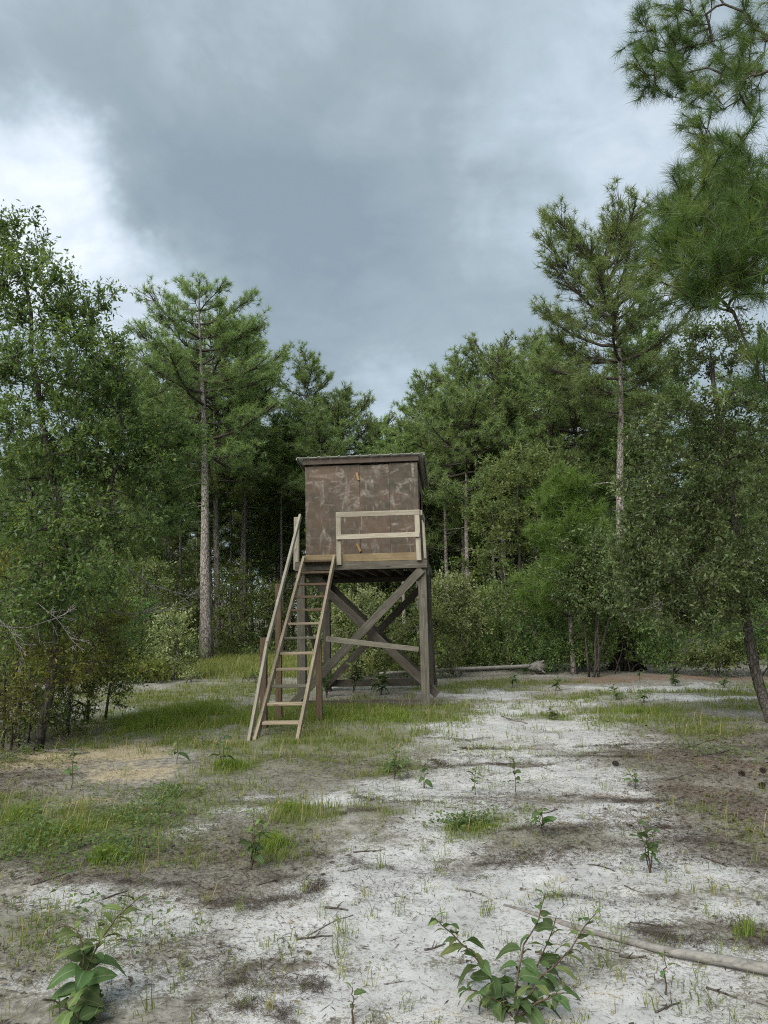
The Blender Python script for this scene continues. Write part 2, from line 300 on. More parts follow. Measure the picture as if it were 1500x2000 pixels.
class MB:
    """collects vertex/triangle/quad arrays with material slots and a random value"""
    def __init__(s): s.v = []; s.t = []; s.r = []; s.n = 0; s.m = []
    def add(s, V, T, rnd=0.5, mat=0):
        V = np.asarray(V, float).reshape(-1, 3); T = np.asarray(T, int).reshape(-1, 3)
        s.v.append(V); s.t.append(T + s.n); s.r.append(np.broadcast_to(np.asarray(rnd, float), (len(V),)).copy()); s.m.append(np.full(len(T), mat)); s.n += len(V)
    def mesh(s, name, mats, smooth=False):
        V = np.concatenate(s.v); T = np.concatenate(s.t); M = np.concatenate(s.m); Rn = np.concatenate(s.r)
        me = bpy.data.meshes.new(name); me.vertices.add(len(V)); me.vertices.foreach_set('co', V.astype('f4').ravel())
        me.loops.add(T.size); me.loops.foreach_set('vertex_index', T.astype('i4').ravel())
        me.polygons.add(len(T)); me.polygons.foreach_set('loop_start', (np.arange(len(T)) * 3).astype('i4'))
        me.polygons.foreach_set('material_index', M.astype('i4'))
        if smooth: me.polygons.foreach_set('use_smooth', np.ones(len(T), dtype=bool))
        at = me.attributes.new('rnd', 'FLOAT', 'POINT'); at.data.foreach_set('value', np.clip(Rn, 0, 1).astype('f4'))
        for m in mats: me.materials.append(MAT[m])
        me.update(calc_edges=True); me.validate(); return me

def unit(a): return a / (np.linalg.norm(a, axis=-1, keepdims=True) + 1e-9)
def perp(a, rng=None):
    ref = np.where(np.abs(a[..., 2:3]) < .9, np.array([0, 0, 1.0]), np.array([1.0, 0, 0]))
    p = unit(np.cross(a, ref))
    if rng is not None:
        q = np.cross(a, p); th = rng.uniform(0, 2 * np.pi, a.shape[:-1] + (1,)); p = p * np.cos(th) + q * np.sin(th)
    return p
def tube(mb, pts, rad, k=5, mat=0, cap=True, jitter=0, rng=None):
    pts = np.asarray(pts, float); n = len(pts); rad = np.broadcast_to(np.asarray(rad, float), (n,))
    d = np.gradient(pts, axis=0); d = unit(d)
    p = perp(d[0]); fr = []
    for i in range(n):
        p = p - d[i] * (p @ d[i]); p = p / (np.linalg.norm(p) + 1e-9); fr.append((p, np.cross(d[i], p)))
    th = np.arange(k) * 2 * np.pi / k; V = []
    for i in range(n):
        rr = rad[i] * (1 + (rng.uniform(-jitter, jitter, k) if jitter else 0))
        V.append(pts[i] + (fr[i][0] * np.cos(th)[:, None] + fr[i][1] * np.sin(th)[:, None]) * np.reshape(rr * np.ones(k), (k, 1)))
    V = np.concatenate(V); T = []
    for i in range(n - 1):
        for j in range(k):
            a, b = i * k + j, i * k + (j + 1) % k; c, e = a + k, b + k; T += [(a, b, e), (a, e, c)]
    if cap:
        V = np.concatenate([V, pts[:1], pts[-1:]]); m = n * k
        for j in range(k): T.append((m, (j + 1) % k, j)); T.append((m + 1, (n - 1) * k + j, (n - 1) * k + (j + 1) % k))
    mb.add(V, T, .5, mat)
def leaves(mb, p, d, nrm, ln, wd, rnd, mat=0, fold=.25):
    """rhombic leaves: base p, direction d, normal nrm"""
    n = len(p); s = unit(np.cross(d, nrm)); ln = np.reshape(ln * np.ones(n), (n, 1)); wd = np.reshape(wd * np.ones(n), (n, 1))
    mid = p + d * ln * .58
    V = np.stack([p, mid + s * wd * .5 + nrm * wd * fold, p + d * ln, mid - s * wd * .5 + nrm * wd * fold], 1).reshape(-1, 3)
    b = np.arange(n)[:, None] * 4
    T = np.concatenate([b + [0, 1, 2], b + [0, 2, 3]], 1).reshape(-1, 3)
    mb.add(V, T, np.repeat(rnd * np.ones(n), 4), mat)
def needles(mb, rng, p, a, k, ln, w, rnd, spread=.8, shoot=.12, mat=0):
    """needle tufts at points p with shoot axes a"""
    n = len(p); pp = np.repeat(p, k, 0); aa = np.repeat(a, k, 0)
    dr = unit(aa * .5 + unit(rng.normal(size=(n * k, 3))) * spread); dr[:, 2] -= .06; dr = unit(dr)
    base = pp + aa * rng.uniform(-shoot, .02, (n * k, 1)); l = ln * rng.uniform(.7, 1.1, (n * k, 1)); s = perp(dr, rng) * w * .5
    V = np.stack([base - s, base + s, base + dr * l], 1).reshape(-1, 3)
    T = np.arange(n * k * 3).reshape(-1, 3)
    mb.add(V, T, np.repeat(np.clip(np.repeat(rnd, k) + rng.normal(0, .12, n * k), 0, 1), 3), mat)

def curve(a, b, rng, n, bend=.1, sag=0.0):
    a = np.asarray(a, float); b = np.asarray(b, float); t = np.linspace(0, 1, n)[:, None]; L_ = np.linalg.norm(b - a)
    off = rng.normal(size=3) * bend * L_ * .6; off[2] += sag * L_
    j = rng.normal(size=(n, 3)) * .012 * L_; j[0] = 0; j[-1] = 0
    return a + (b - a) * t + off * (4 * t * (1 - t)) + j

def grow(rng, trunks, targets, step=.3, down=.8, bend=.10, sag=.05, r_tip=.004, power=2.35):
    """attach every target to the nearest stem; returns chains [(pts, radii)], attach directions"""
    pos = []; par = []; chains = []
    for pts in trunks:
        for i, p in enumerate(pts): par.append(len(pos) - 1 if i else -1); pos.append(p)
    nroot = len(pos); rootpts = np.array(pos)
    d0 = np.min(np.linalg.norm(targets[:, None] - rootpts[None], axis=2), axis=1); order = np.argsort(d0)
    PA = np.zeros((nroot + len(targets) * 24, 3)); PA[:nroot] = rootpts; cnt = nroot; dirs = np.zeros((len(targets), 3))
    for ti in order:
        t = targets[ti]; q = PA[:cnt]; ds = np.linalg.norm(q - t, axis=1); cost = ds + down * np.maximum(0, q[:, 2] - t[2] + .1) 
        cost[0] += .5
        j = int(np.argmin(cost)); n = int(np.clip(math.ceil(ds[j] / step), 2, 14)); c = curve(q[j], t, rng, n + 1, bend, sag)
        idx = [j]
        for i in range(1, n + 1): par.append(idx[-1]); PA[cnt] = c[i]; idx.append(cnt); cnt += 1
        chains.append(idx); dirs[ti] = unit(c[-1] - c[-2])
    A = np.zeros(cnt); haschild = np.zeros(cnt, bool)
    for i in range(cnt):
        if par[i] >= 0: haschild[par[i]] = True
    for i in range(cnt - 1, -1, -1):
        if not haschild[i]: A[i] += r_tip ** power
        if par[i] >= 0: A[par[i]] += A[i]
    rad = A ** (1 / power)
    return [(PA[c], np.concatenate([[rad[c[1]]], rad[c[1:]]])) for c in chains], dirs, rad[:nroot]

def blob_points(rng, blobs, shell=.55):
    out = []
    for (c, r, n) in blobs:
        u = unit(rng.normal(size=(n, 3))); q = rng.uniform(shell ** 3, 1, (n, 1)) ** (1 / 3)
        q *= rng.uniform(.8, 1.12, (n, 1)); out.append(np.asarray(c) + u * q * np.asarray(r))
    return np.concatenate(out)

def sprays(mb, rng, pts, dirs, centre, ntw, nlf, tl, ll, lw, mat_leaf, mat_wood, rbase=None, spread=.9, up=.15, twigs=True):
    """leafy twiglets round each point"""
    n = len(pts); out = unit(pts - centre)
    ax = unit(np.repeat(dirs * .5 + out * .45, ntw, 0) + unit(rng.normal(size=(n * ntw, 3))) * spread + [0, 0, up])
    st = np.repeat(pts, ntw, 0); le = tl * rng.uniform(.5, 1.15, (n * ntw, 1)); m = n * ntw
    st = st - ax * le * .15
    if twigs:
        s = perp(ax, rng) * .004; V = np.stack([st - s, st + s, st + ax * le], 1).reshape(-1, 3); mb.add(V, np.arange(m * 3).reshape(-1, 3), .3, mat_wood)
    t = (np.linspace(.15, 1.0, nlf)[None, :, None] + rng.uniform(-.06, .06, (m, nlf, 1)))
    p = st[:, None] + ax[:, None] * le[:, None] * t
    d = unit(ax[:, None] * .55 + unit(rng.normal(size=(m, nlf, 3))) * .85 + [0, 0, -.05])
    nr = unit(rng.normal(size=(m, nlf, 3)) * .75 + [0, 0, 1.0] - 0 * d); nr = unit(nr - d * np.sum(nr * d, -1, keepdims=True))
    if rbase is None: rbase = rng.uniform(.15, .7, n)
    rn = np.clip(np.repeat(rbase, ntw * nlf) + rng.normal(0, .14, m * nlf), 0, 1)
    rn = np.where(rng.uniform(size=m * nlf) < .012, 1.0, rn)
    k = rng.uniform(.45, 1.28, m * nlf)
    leaves(mb, p.reshape(-1, 3), d.reshape(-1, 3), nr.reshape(-1, 3), ll * k, lw * k, rn, mat_leaf)

# value noise on the ground plane
def vnoise(x, y, s):
    xi = np.floor(x).astype(np.int64); yi = np.floor(y).astype(np.int64); fx = x - xi; fy = y - yi
    fx = fx * fx * (3 - 2 * fx); fy = fy * fy * (3 - 2 * fy)
    def h(a, b):
        n = (a * 374761393 + b * 668265263 + s * 974634777) & 0xffffffff; n = ((n ^ (n >> 13)) * 1274126177) & 0xffffffff; return ((n ^ (n >> 16)) & 0xffff) / 65535.0
    return (h(xi, yi) * (1 - fx) + h(xi + 1, yi) * fx) * (1 - fy) + (h(xi, yi + 1) * (1 - fx) + h(xi + 1, yi + 1) * fx) * fy
def fbm(x, y, s, o=4):
    v = 0; a = .5; w = 0
    for i in range(o): v = v + a * vnoise(x * 2 ** i + 17.3 * i, y * 2 ** i - 9.1 * i, s + i); w += a; a *= .55
    return v / w

# ------------------------------------------------------------------ ground
def patches(lst):
    out = []
    for px, py, rx, ry, k in lst:
        c = G(px, py); y0 = G(px, py - 2)[1]; out.append((c[0], c[1], rx * c[1] / FPX, max(.05, abs(y0 - c[1]) / 2 * ry), k))
    return out
COVER = dict(
 white=patches([(1420, 1362, 110, 5, .9), (1400, 1345, 90, 4, .8), (780, 1985, 360, 60, .95), (1150, 1960, 320, 80, 1), (600, 1850, 190, 60, .85), (820, 1790, 220, 80, 1.1), (740, 1700, 110, 60, 1), (860, 1620, 100, 50, 1), (890, 1550, 120, 40, 1.1),
   (960, 1480, 130, 40, 1.1), (980, 1425, 110, 25, 1.1), (1000, 1385, 85, 14, 1.1), (950, 1358, 75, 10, 1), (1140, 1408, 130, 16, .9), (1170, 1450, 120, 25, .9), (1130, 1530, 110, 28, .95), (1240, 1545, 70, 15, .8),
   (1200, 1605, 120, 26, .95), (1180, 1690, 150, 35, .9), (1330, 1700, 130, 40, .75), (1420, 1790, 130, 40, .7), (1060, 1770, 160, 60, 1), (690, 1570, 100, 18, .8), (470, 1592, 70, 12, .8), (560, 1553, 70, 12, .7),
   (330, 1800, 150, 45, .8), (110, 1765, 90, 24, .65), (220, 1930, 200, 45, .5), (1310, 1346, 150, 5, .9), (1150, 1344, 70, 4, .8), (1260, 1364, 120, 5, .8), (1100, 1375, 60, 6, .8), (235, 1392, 40, 4, .9), (225, 1380, 25, 3, .8),
   (530, 1372, 25, 3, .7), (430, 1362, 40, 4, .6), (620, 1340, 120, 6, .55), (460, 1318, 60, 3, .6), (300, 1640, 60, 12, .6)]),
 yellow=patches([(158, 1420, 36, 16, 1.1), (110, 1478, 85, 22, 1.1), (215, 1470, 95, 22, 1.1), (300, 1464, 60, 22, 1), (400, 1450, 60, 10, .8), (240, 1515, 110, 16, .8), (190, 1580, 50, 8, .7), (130, 1500, 80, 16, .8)]),
 litter=patches([(310, 1665, 240, 32, .95), (150, 1735, 170, 20, .8), (480, 1740, 150, 26, .9), (40, 1900, 70, 40, .5), (1370, 1480, 150, 60, 1), (1460, 1440, 100, 40, 1), (1420, 1570, 130, 60, 1), (1300, 1615, 110, 22, .8), (1060, 1665, 100, 24, .7), (1250, 1575, 80, 14, .7), (1390, 1650, 120, 30, .8), (30, 1470, 80, 45, 1), (30, 1540, 90, 50, .9),
   (400, 1685, 200, 36, .9), (230, 1725, 170, 30, .9), (450, 1770, 190, 14, .9), (560, 1760, 90, 10, .8), (900, 1497, 70, 5, .9), (1010, 1492, 80, 5, .8), (1080, 1462, 60, 4, .8), (880, 1482, 40, 4, .7), (960, 1463, 60, 3, .6), (1190, 1480, 70, 4, .8),
   (1290, 1830, 130, 14, .7), (1420, 1845, 120, 16, .8), (560, 1925, 120, 14, .8), (520, 1960, 60, 20, .6), (280, 1600, 110, 20, .7), (150, 1690, 160, 25, .8), (1330, 1440, 80, 20, .8), (640, 1990, 90, 16, .6), (350, 1545, 110, 12, .6), (300, 1910, 150, 30, .5)]),
 straw=patches([(1230, 1326, 260, 7, 1.1), (1400, 1324, 160, 7, 1.1), (1450, 1500, 90, 40, .6), (1130, 1622, 120, 10, .5), (1400, 1560, 100, 40, .5), (1150, 1560, 100, 6, .6)]),
 grass=patches([(120, 1840, 200, 60, .55), (420, 1930, 140, 40, .45), (1300, 1950, 160, 40, .3), (1440, 1352, 110, 8, .9), (1450, 1378, 90, 10, .8), (600, 1450, 320, 40, .75), (440, 1560, 160, 30, .6), (330, 1470, 160, 20, .5), (1000, 1600, 120, 20, .5), (1330, 1420, 130, 20, .7), (780, 1560, 120, 30, .45), (180, 1700, 160, 20, .6), (1450, 1620, 80, 40, .4), (650, 1395, 260, 26, 1.1), (330, 1405, 150, 34, 1.2), (300, 1362, 130, 14, .9), (480, 1345, 160, 16, .8), (470, 1318, 120, 8, .8), (680, 1440, 190, 22, .9), (480, 1480, 110, 30, .8), (560, 1600, 60, 40, .8), (620, 1570, 70, 30, .6), (140, 1620, 200, 45, 1),
   (930, 1622, 75, 14, 1), (60, 1580, 80, 25, .8), (1000, 1332, 130, 5, .9), (1240, 1385, 120, 10, .9), (1160, 1366, 120, 6, .8), (1060, 1398, 60, 8, .9), (1280, 1410, 120, 14, .9), (790, 1400, 100, 20, 1), (760, 1495, 40, 18, .8), (700, 1600, 60, 14, .7), (560, 1670, 60, 24, .6), (280, 1650, 110, 26, .8), (1250, 1354, 200, 4, .6), (1000, 1345, 60, 4, .6), (880, 1345, 80, 6, .7)]),
 moss=patches([(160, 1860, 220, 80, .6), (400, 1940, 160, 40, .45), (1350, 1850, 150, 50, .5), (1300, 1760, 150, 30, .5), (900, 1700, 90, 30, .4), (640, 1480, 260, 40, .7), (500, 1560, 160, 40, .45), (1000, 1560, 150, 40, .5), (1300, 1500, 140, 60, .6), (1080, 1640, 120, 30, .7), (400, 1620, 180, 40, .6), (150, 1560, 160, 40, .6), (500, 1700, 120, 40, .5)]))
def cover(x, y):
    wx = x + (fbm(x * 1.3, y * 1.3, 5) - .5) * .9; wy = y + (fbm(x * 1.3, y * 1.3, 9) - .5) * .9
    out = {}
    for i, (k, ls) in enumerate(COVER.items()):
        v = np.zeros_like(x)
        for cx, cy, rx, ry, s in ls: v = np.maximum(v, s * np.exp(-.75 * (((wx - cx) / rx) ** 2 + ((wy - cy) / ry) ** 2)))
        out[k] = np.clip(v * .75 + (fbm(x * 2.2, y * 2.2, 20 + i) - .5) * .6 + (.15 if k == 'white' else .10 if k == 'grass' else 0), 0, 1)
    far = np.clip((y - 21) / 4, 0, 1) + np.clip((np.abs(x) - 5 - .28 * np.maximum(y - 4, 0)) / 3, 0, 1); far = np.clip(far, 0, 1)
    out['litter'] = np.maximum(out['litter'], far * .75); out['white'] *= 1 - far * .8
    return out
def gz(x, y):
    b = (fbm(x * .5, y * .5, 40) - .5) * .16 + (fbm(x * 2.6, y * 2.6, 44) - .5) * .05 + (fbm(x * 7, y * 7, 47, 2) - .5) * .018
    return b * np.clip((y - 2) / 3, .5, 1)
def gh(x, y): return float(gz(np.array([x], float), np.array([y], float))[0])

def lines(segs):
    out = [segs[0][0]]
    for a, b, n in segs: out += list(np.linspace(a, b, n + 1)[1:])
    return np.array(out)
gx = lines([(-600, -120, 6), (-120, -30, 18), (-30, -8, 44), (-8, -5, 30), (-5, 6, 260), (6, 10, 40), (10, 30, 40), (30, 120, 18), (120, 600, 6)])
gy = lines([(-80, -6, 12), (-6, 2, 20), (2, 3, 12), (3, 9, 170), (9, 16, 130), (16, 26, 70), (26, 60, 40), (60, 140, 16), (140, 900, 8)])
X, Y = np.meshgrid(gx, gy); Z = gz(X.ravel(), Y.ravel()); nx, ny = len(gx), len(gy)
me = bpy.data.meshes.new('ground'); me.vertices.add(nx * ny); me.vertices.foreach_set('co', np.stack([X.ravel(), Y.ravel(), Z], 1).astype('f4').ravel())
ii = (np.arange(ny - 1)[:, None] * nx + np.arange(nx - 1)[None]).ravel(); Q = np.stack([ii, ii + 1, ii + nx + 1, ii + nx], 1)
me.loops.add(Q.size); me.loops.foreach_set('vertex_index', Q.astype('i4').ravel()); me.polygons.add(len(Q)); me.polygons.foreach_set('loop_start', (np.arange(len(Q)) * 4).astype('i4'))
me.polygons.foreach_set('use_smooth', np.ones(len(Q), dtype=bool)); me.update(calc_edges=True)
cv = cover(X.ravel(), Y.ravel()); one = np.ones(nx * ny)
for nm, ks in (('cover_a', ('white', 'yellow', 'litter')), ('cover_b', ('straw', 'grass', 'moss'))):
    at = me.color_attributes.new(nm, 'FLOAT_COLOR', 'POINT'); at.data.foreach_set('color', np.stack([cv[k] for k in ks] + [one], 1).astype('f4').ravel())
me.materials.append(MAT['ground']); tag(link('ground', me), 'sandy clearing floor with white sand, brown litter and grass patches', 'ground', kind='structure')

# ------------------------------------------------------------------ hunting stand
TB = G(832, 1378); YAW = R(5)
stand = empty('hunting_stand', TB, -YAW)
tag(stand, 'weathered brown plywood hunting box raised on braced timber posts with a wooden stair', 'hunting stand')
def box_mesh(name, sx, sy, sz, mat, bev=.004):
    bm = bmesh.new(); bmesh.ops.create_cube(bm, size=1.0); bmesh.ops.scale(bm, vec=(sx, sy, sz), verts=bm.verts)
    if bev: bmesh.ops.bevel(bm, geom=list(bm.edges), offset=min(bev, .3 * min(sx, sy, sz)), segments=1, affect='EDGES')
    m = bpy.data.meshes.new(name); bm.to_mesh(m); bm.free(); m.materials.append(MAT[mat]); return m
def board(name, a, b, w, t, mat, parent=stand, face=(0, -1, 0)):
    """a plank from a to b; w across, t thick; 'face' is where its broad side looks"""
    a, b, n = Vector(a), Vector(b), Vector(face); x = (b - a); ln = x.length; x.normalize(); n = (n - x * n.dot(x)).normalized(); y = n.cross(x)
    wob_ = .006 * math.sin(a.x * 91 + b.z * 57 + a.y * 33); n = (n + y * wob_).normalized(); y = n.cross(x)
    o = link(name, box_mesh(name, ln, w, t, mat), parent); c = (a + b) / 2
    o.matrix_local = Matrix(((x[0], y[0], n[0], c[0]), (x[1], y[1], n[1], c[1]), (x[2], y[2], n[2], c[2]), (0, 0, 0, 1))); return o
def panel(name, u0, u1, v0, v1, z0, z1, mat, parent=stand, bev=.003):
    o = link(name, box_mesh(name, u1 - u0, v1 - v0, z1 - z0, mat, bev), parent); o.location = ((u0 + u1) / 2, (v0 + v1) / 2, (z0 + z1) / 2); return o
UL, VB = -2.13, 2.7                                   # left post row, back post row
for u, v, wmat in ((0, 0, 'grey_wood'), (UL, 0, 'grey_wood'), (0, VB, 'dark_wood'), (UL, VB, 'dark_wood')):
    board('post', (u, v, -.05), (u, v, 2.335), .145, .145, wmat)
# platform
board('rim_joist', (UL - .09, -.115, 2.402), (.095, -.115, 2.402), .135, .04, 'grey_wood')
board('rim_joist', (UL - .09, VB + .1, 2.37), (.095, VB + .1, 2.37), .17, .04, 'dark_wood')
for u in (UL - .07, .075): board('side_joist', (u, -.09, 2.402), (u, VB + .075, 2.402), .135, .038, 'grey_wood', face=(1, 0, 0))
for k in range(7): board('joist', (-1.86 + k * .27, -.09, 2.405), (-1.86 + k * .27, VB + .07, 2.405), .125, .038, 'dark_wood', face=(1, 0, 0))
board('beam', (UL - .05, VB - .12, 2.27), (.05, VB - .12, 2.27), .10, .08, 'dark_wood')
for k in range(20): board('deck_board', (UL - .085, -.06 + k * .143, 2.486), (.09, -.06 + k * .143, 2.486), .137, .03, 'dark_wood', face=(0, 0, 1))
board('toe_board', (UL + .09, -.118, 2.539), (-1.475, -.118, 2.539), .135, .036, 'treated_wood')
board('toe_board', (-1.385, -.118, 2.539), (-.085, -.118, 2.539), .135, .036, 'treated_wood')
# railing
board('rail_post', (-1.43, -.162, 2.42), (-1.43, -.162, 3.25), .085, .045, 'pale_wood')
board('rail_post', (-.04, -.162, 2.46), (-.055, -.162, 3.25), .085, .045, 'pale_wood')
board('rail', (-1.475, -.165, 3.296), (-.005, -.165, 3.296), .09, .04, 'pale_wood')
board('rail', (-1.465, -.206, 2.90), (-.02, -.206, 2.905), .085, .036, 'pale_wood')
board('rail', (.02, -.16, 3.29), (.03, .80, 3.28), .085, .038, 'pale_wood', face=(1, 0, 0))
board('rail_post', (.045, .68, 2.30), (.02, .70, 3.26), .085, .05, 'pale_wood', face=(1, 0, 0))
# bracing
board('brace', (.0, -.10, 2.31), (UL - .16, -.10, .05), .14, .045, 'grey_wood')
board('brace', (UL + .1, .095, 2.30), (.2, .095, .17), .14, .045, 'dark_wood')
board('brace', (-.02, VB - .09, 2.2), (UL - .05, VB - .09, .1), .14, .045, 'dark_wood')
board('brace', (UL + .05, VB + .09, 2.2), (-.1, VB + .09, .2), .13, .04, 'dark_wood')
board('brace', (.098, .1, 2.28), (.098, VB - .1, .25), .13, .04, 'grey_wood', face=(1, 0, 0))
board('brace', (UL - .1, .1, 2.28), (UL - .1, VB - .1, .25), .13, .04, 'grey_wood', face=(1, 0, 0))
board('skid', (UL - .1, -.02, .045), (.14, -.02, .06), .12, .09, 'dark_wood')
board('skid', (UL - .1, VB + .02, .16), (.14, VB + .02, .16), .14, .09, 'dark_wood')
# stair
S0, S1 = (-.14, 2.55), (-3.40, .0)                    # (v, z) of the stringers' top and foot
def stair(s): return S0[0] + (S1[0] - S0[0]) * s, S0[1] + (S1[1] - S0[1]) * s
sv = Vector((0, S1[0] - S0[0], S1[1] - S0[1])).normalized()
for u in (-2.05, -1.515): board('stringer', (u, S0[0], S0[1]), (u - (.015 if u < -2 else -.005), S1[0] - .06, S1[1] - .045), .125, .042, 'stringer_wood', face=(1, 0, 0))
for k in range(12):
    v, z = stair(.022 + k * .0828); board('tread', (-2.027, v + .01, z + .0), (-1.538, v + .01, z + .0), .14, .036, 'red_wood' if k < 5 else 'stringer_wood' if k % 3 else 'grey_wood', face=(0, 0, 1))
board('stair_post', (-2.185, -1.55, -.05), (-2.185, -1.55, 2.06), .09, .09, 'red_wood')
board('stair_post', (-2.20, -2.43, -.05), (-2.20, -2.43, 1.26), .09, .09, 'red_wood')
board('stair_post', (-1.53, -1.72, -.05), (-1.53, -1.72, 1.21), .09, .09, 'red_wood')
board('stair_post', (-2.20, -.08, 2.36), (-2.185, -.08, 3.29), .09, .09, 'pale_wood')
board('handrail', (-2.115, -.13, 3.31), (-2.118, -2.55, 1.18), .085, .04, 'pale_wood', face=(1, 0, 0))
board('handrail', (-2.128, -2.48, 1.24), (-2.13, -3.50, -.03), .085, .04, 'pale_wood', face=(1, 0, 0))
board('tie_board', (-1.47, -1.35, 1.19), (-.10, -.14, .95), .085, .038, 'pale_wood', face=(.6, -1, 0))
# box
BV0, BV1, BU0, BU1, BZ0 = .75, 2.72, -2.19, -.06, 2.506
T_ = .014
for nm, u0, u1 in (('wall_panel', BU0, -1.1585), ('wall_panel', -.5955, BU1)): panel(nm, u0, u1, BV0, BV0 + T_, BZ0, 4.36, 'camo_paint')
door = panel('door', -1.156, -.598, BV0 + .003, BV0 + .003 + T_, BZ0 + .01, 4.345, 'camo_paint')
panel('back_wall', BU0, BU1, BV1 - T_, BV1, BZ0, 4.24, 'camo_paint')
panel('side_wall', BU0 - .003, BU0 + T_ - .003, BV0 + .018, BV1 - .018, BZ0, 4.26, 'camo_paint')
panel('side_wall', BU1 - T_ + .003, BU1 + .003, BV0 + .018, BV1 - .018, BZ0, 3.45, 'camo_paint')
panel('side_wall', BU1 - T_ + .003, BU1 + .003, BV0 + .018, BV0 + .55, 3.453, 4.26, 'camo_paint')
panel('side_wall', BU1 - T_ + .003, BU1 + .003, BV1 - .55, BV1 - .018, 3.453, 4.26, 'camo_paint')
panel('side_wall', BU1 - T_ + .003, BU1 + .003, BV0 + .553, BV1 - .553, 3.95, 4.26, 'camo_paint')
for u in (BU0 + .04, BU1 - .04):
    for v in (BV0 + .05, BV1 - .06): panel('corner_stud', u - .02, u + .02, v - .02, v + .02, BZ0, 4.24, 'dark_wood')
for z, lean in ((4.13, -.035), (2.79, -.06)):
    lt = board('latch', (-1.19 + lean / 2, BV0 - .012, z + .075), (-1.19 - lean / 2, BV0 - .012, z - .075), .045, .02, 'latch_wood')
hd = board('handle', (-1.075, BV0 - .015, 3.44), (-1.075, BV0 - .015, 3.56), .025, .025, 'iron')
board('fascia', (BU0 - .03, BV0 - .03, 4.437), (BU1 + .03, BV0 - .03, 4.437), .105, .04, 'fascia_paint')
for u in (BU0 - .022, BU1 + .022): board('rake_board', (u, BV0 - .005, 4.43), (u, BV1 + .2, 4.21), .09, .035, 'fascia_paint', face=(1, 0, 0))
hd.parent = door; hd.matrix_local = Matrix.Translation(-door.location) @ hd.matrix_local
# ribbed metal roof sheet, sloping to the back
RU0, RU1, RV0, RV1, RZ0, RZ1 = -2.345, .085, .645, 3.1, 4.515, 4.265
roof = MB(); us = []; hs = []
for k in range(13):
    c = RU0 + .045 + k * (RU1 - RU0 - .09) / 12
    for du, h in ((-.03, 0), (-.014, .015), (.014, .015), (.03, 0)): us.append(c + du); hs.append(h)
us = np.array([RU0] + us + [RU1]); hs = np.array([0] + hs + [0]); n = len(us); rows = []
for v, z in ((RV0, RZ0), (RV1, RZ1)):
    for dz in (0, -.012): rows.append(np.stack([us, np.full(n, v), z + hs + dz], 1))
T = []
def strip(a, b):
    for i in range(n - 1): T.extend([(a * n + i, a * n + i + 1, b * n + i + 1), (a * n + i, b * n + i + 1, b * n + i)])
strip(0, 2); strip(3, 1); strip(1, 0); strip(2, 3)
for i in (0, n - 1): T.extend([(i, n + i, 3 * n + i), (i, 3 * n + i, 2 * n + i)])
roof.add(np.concatenate(rows), T); ro = link('roof', roof.mesh('roof', ['roof_metal']), stand)
for u in (RU0 + .012, RU1 - .012): board('rake_trim', (u, RV0 - .004, RZ0 - .028), (u, RV1 + .004, RZ1 - .028), .034, .02, 'roof_metal', ro, face=(1, 0, 0))
for k in range(4):
    v = .8 + k * .62; z = RZ0 + (RZ1 - RZ0) * (v - RV0) / (RV1 - RV0) - .045; board('purlin', (BU0 + .02, v, z), (BU1 - .02, v, z), .05, .05, 'dark_wood')

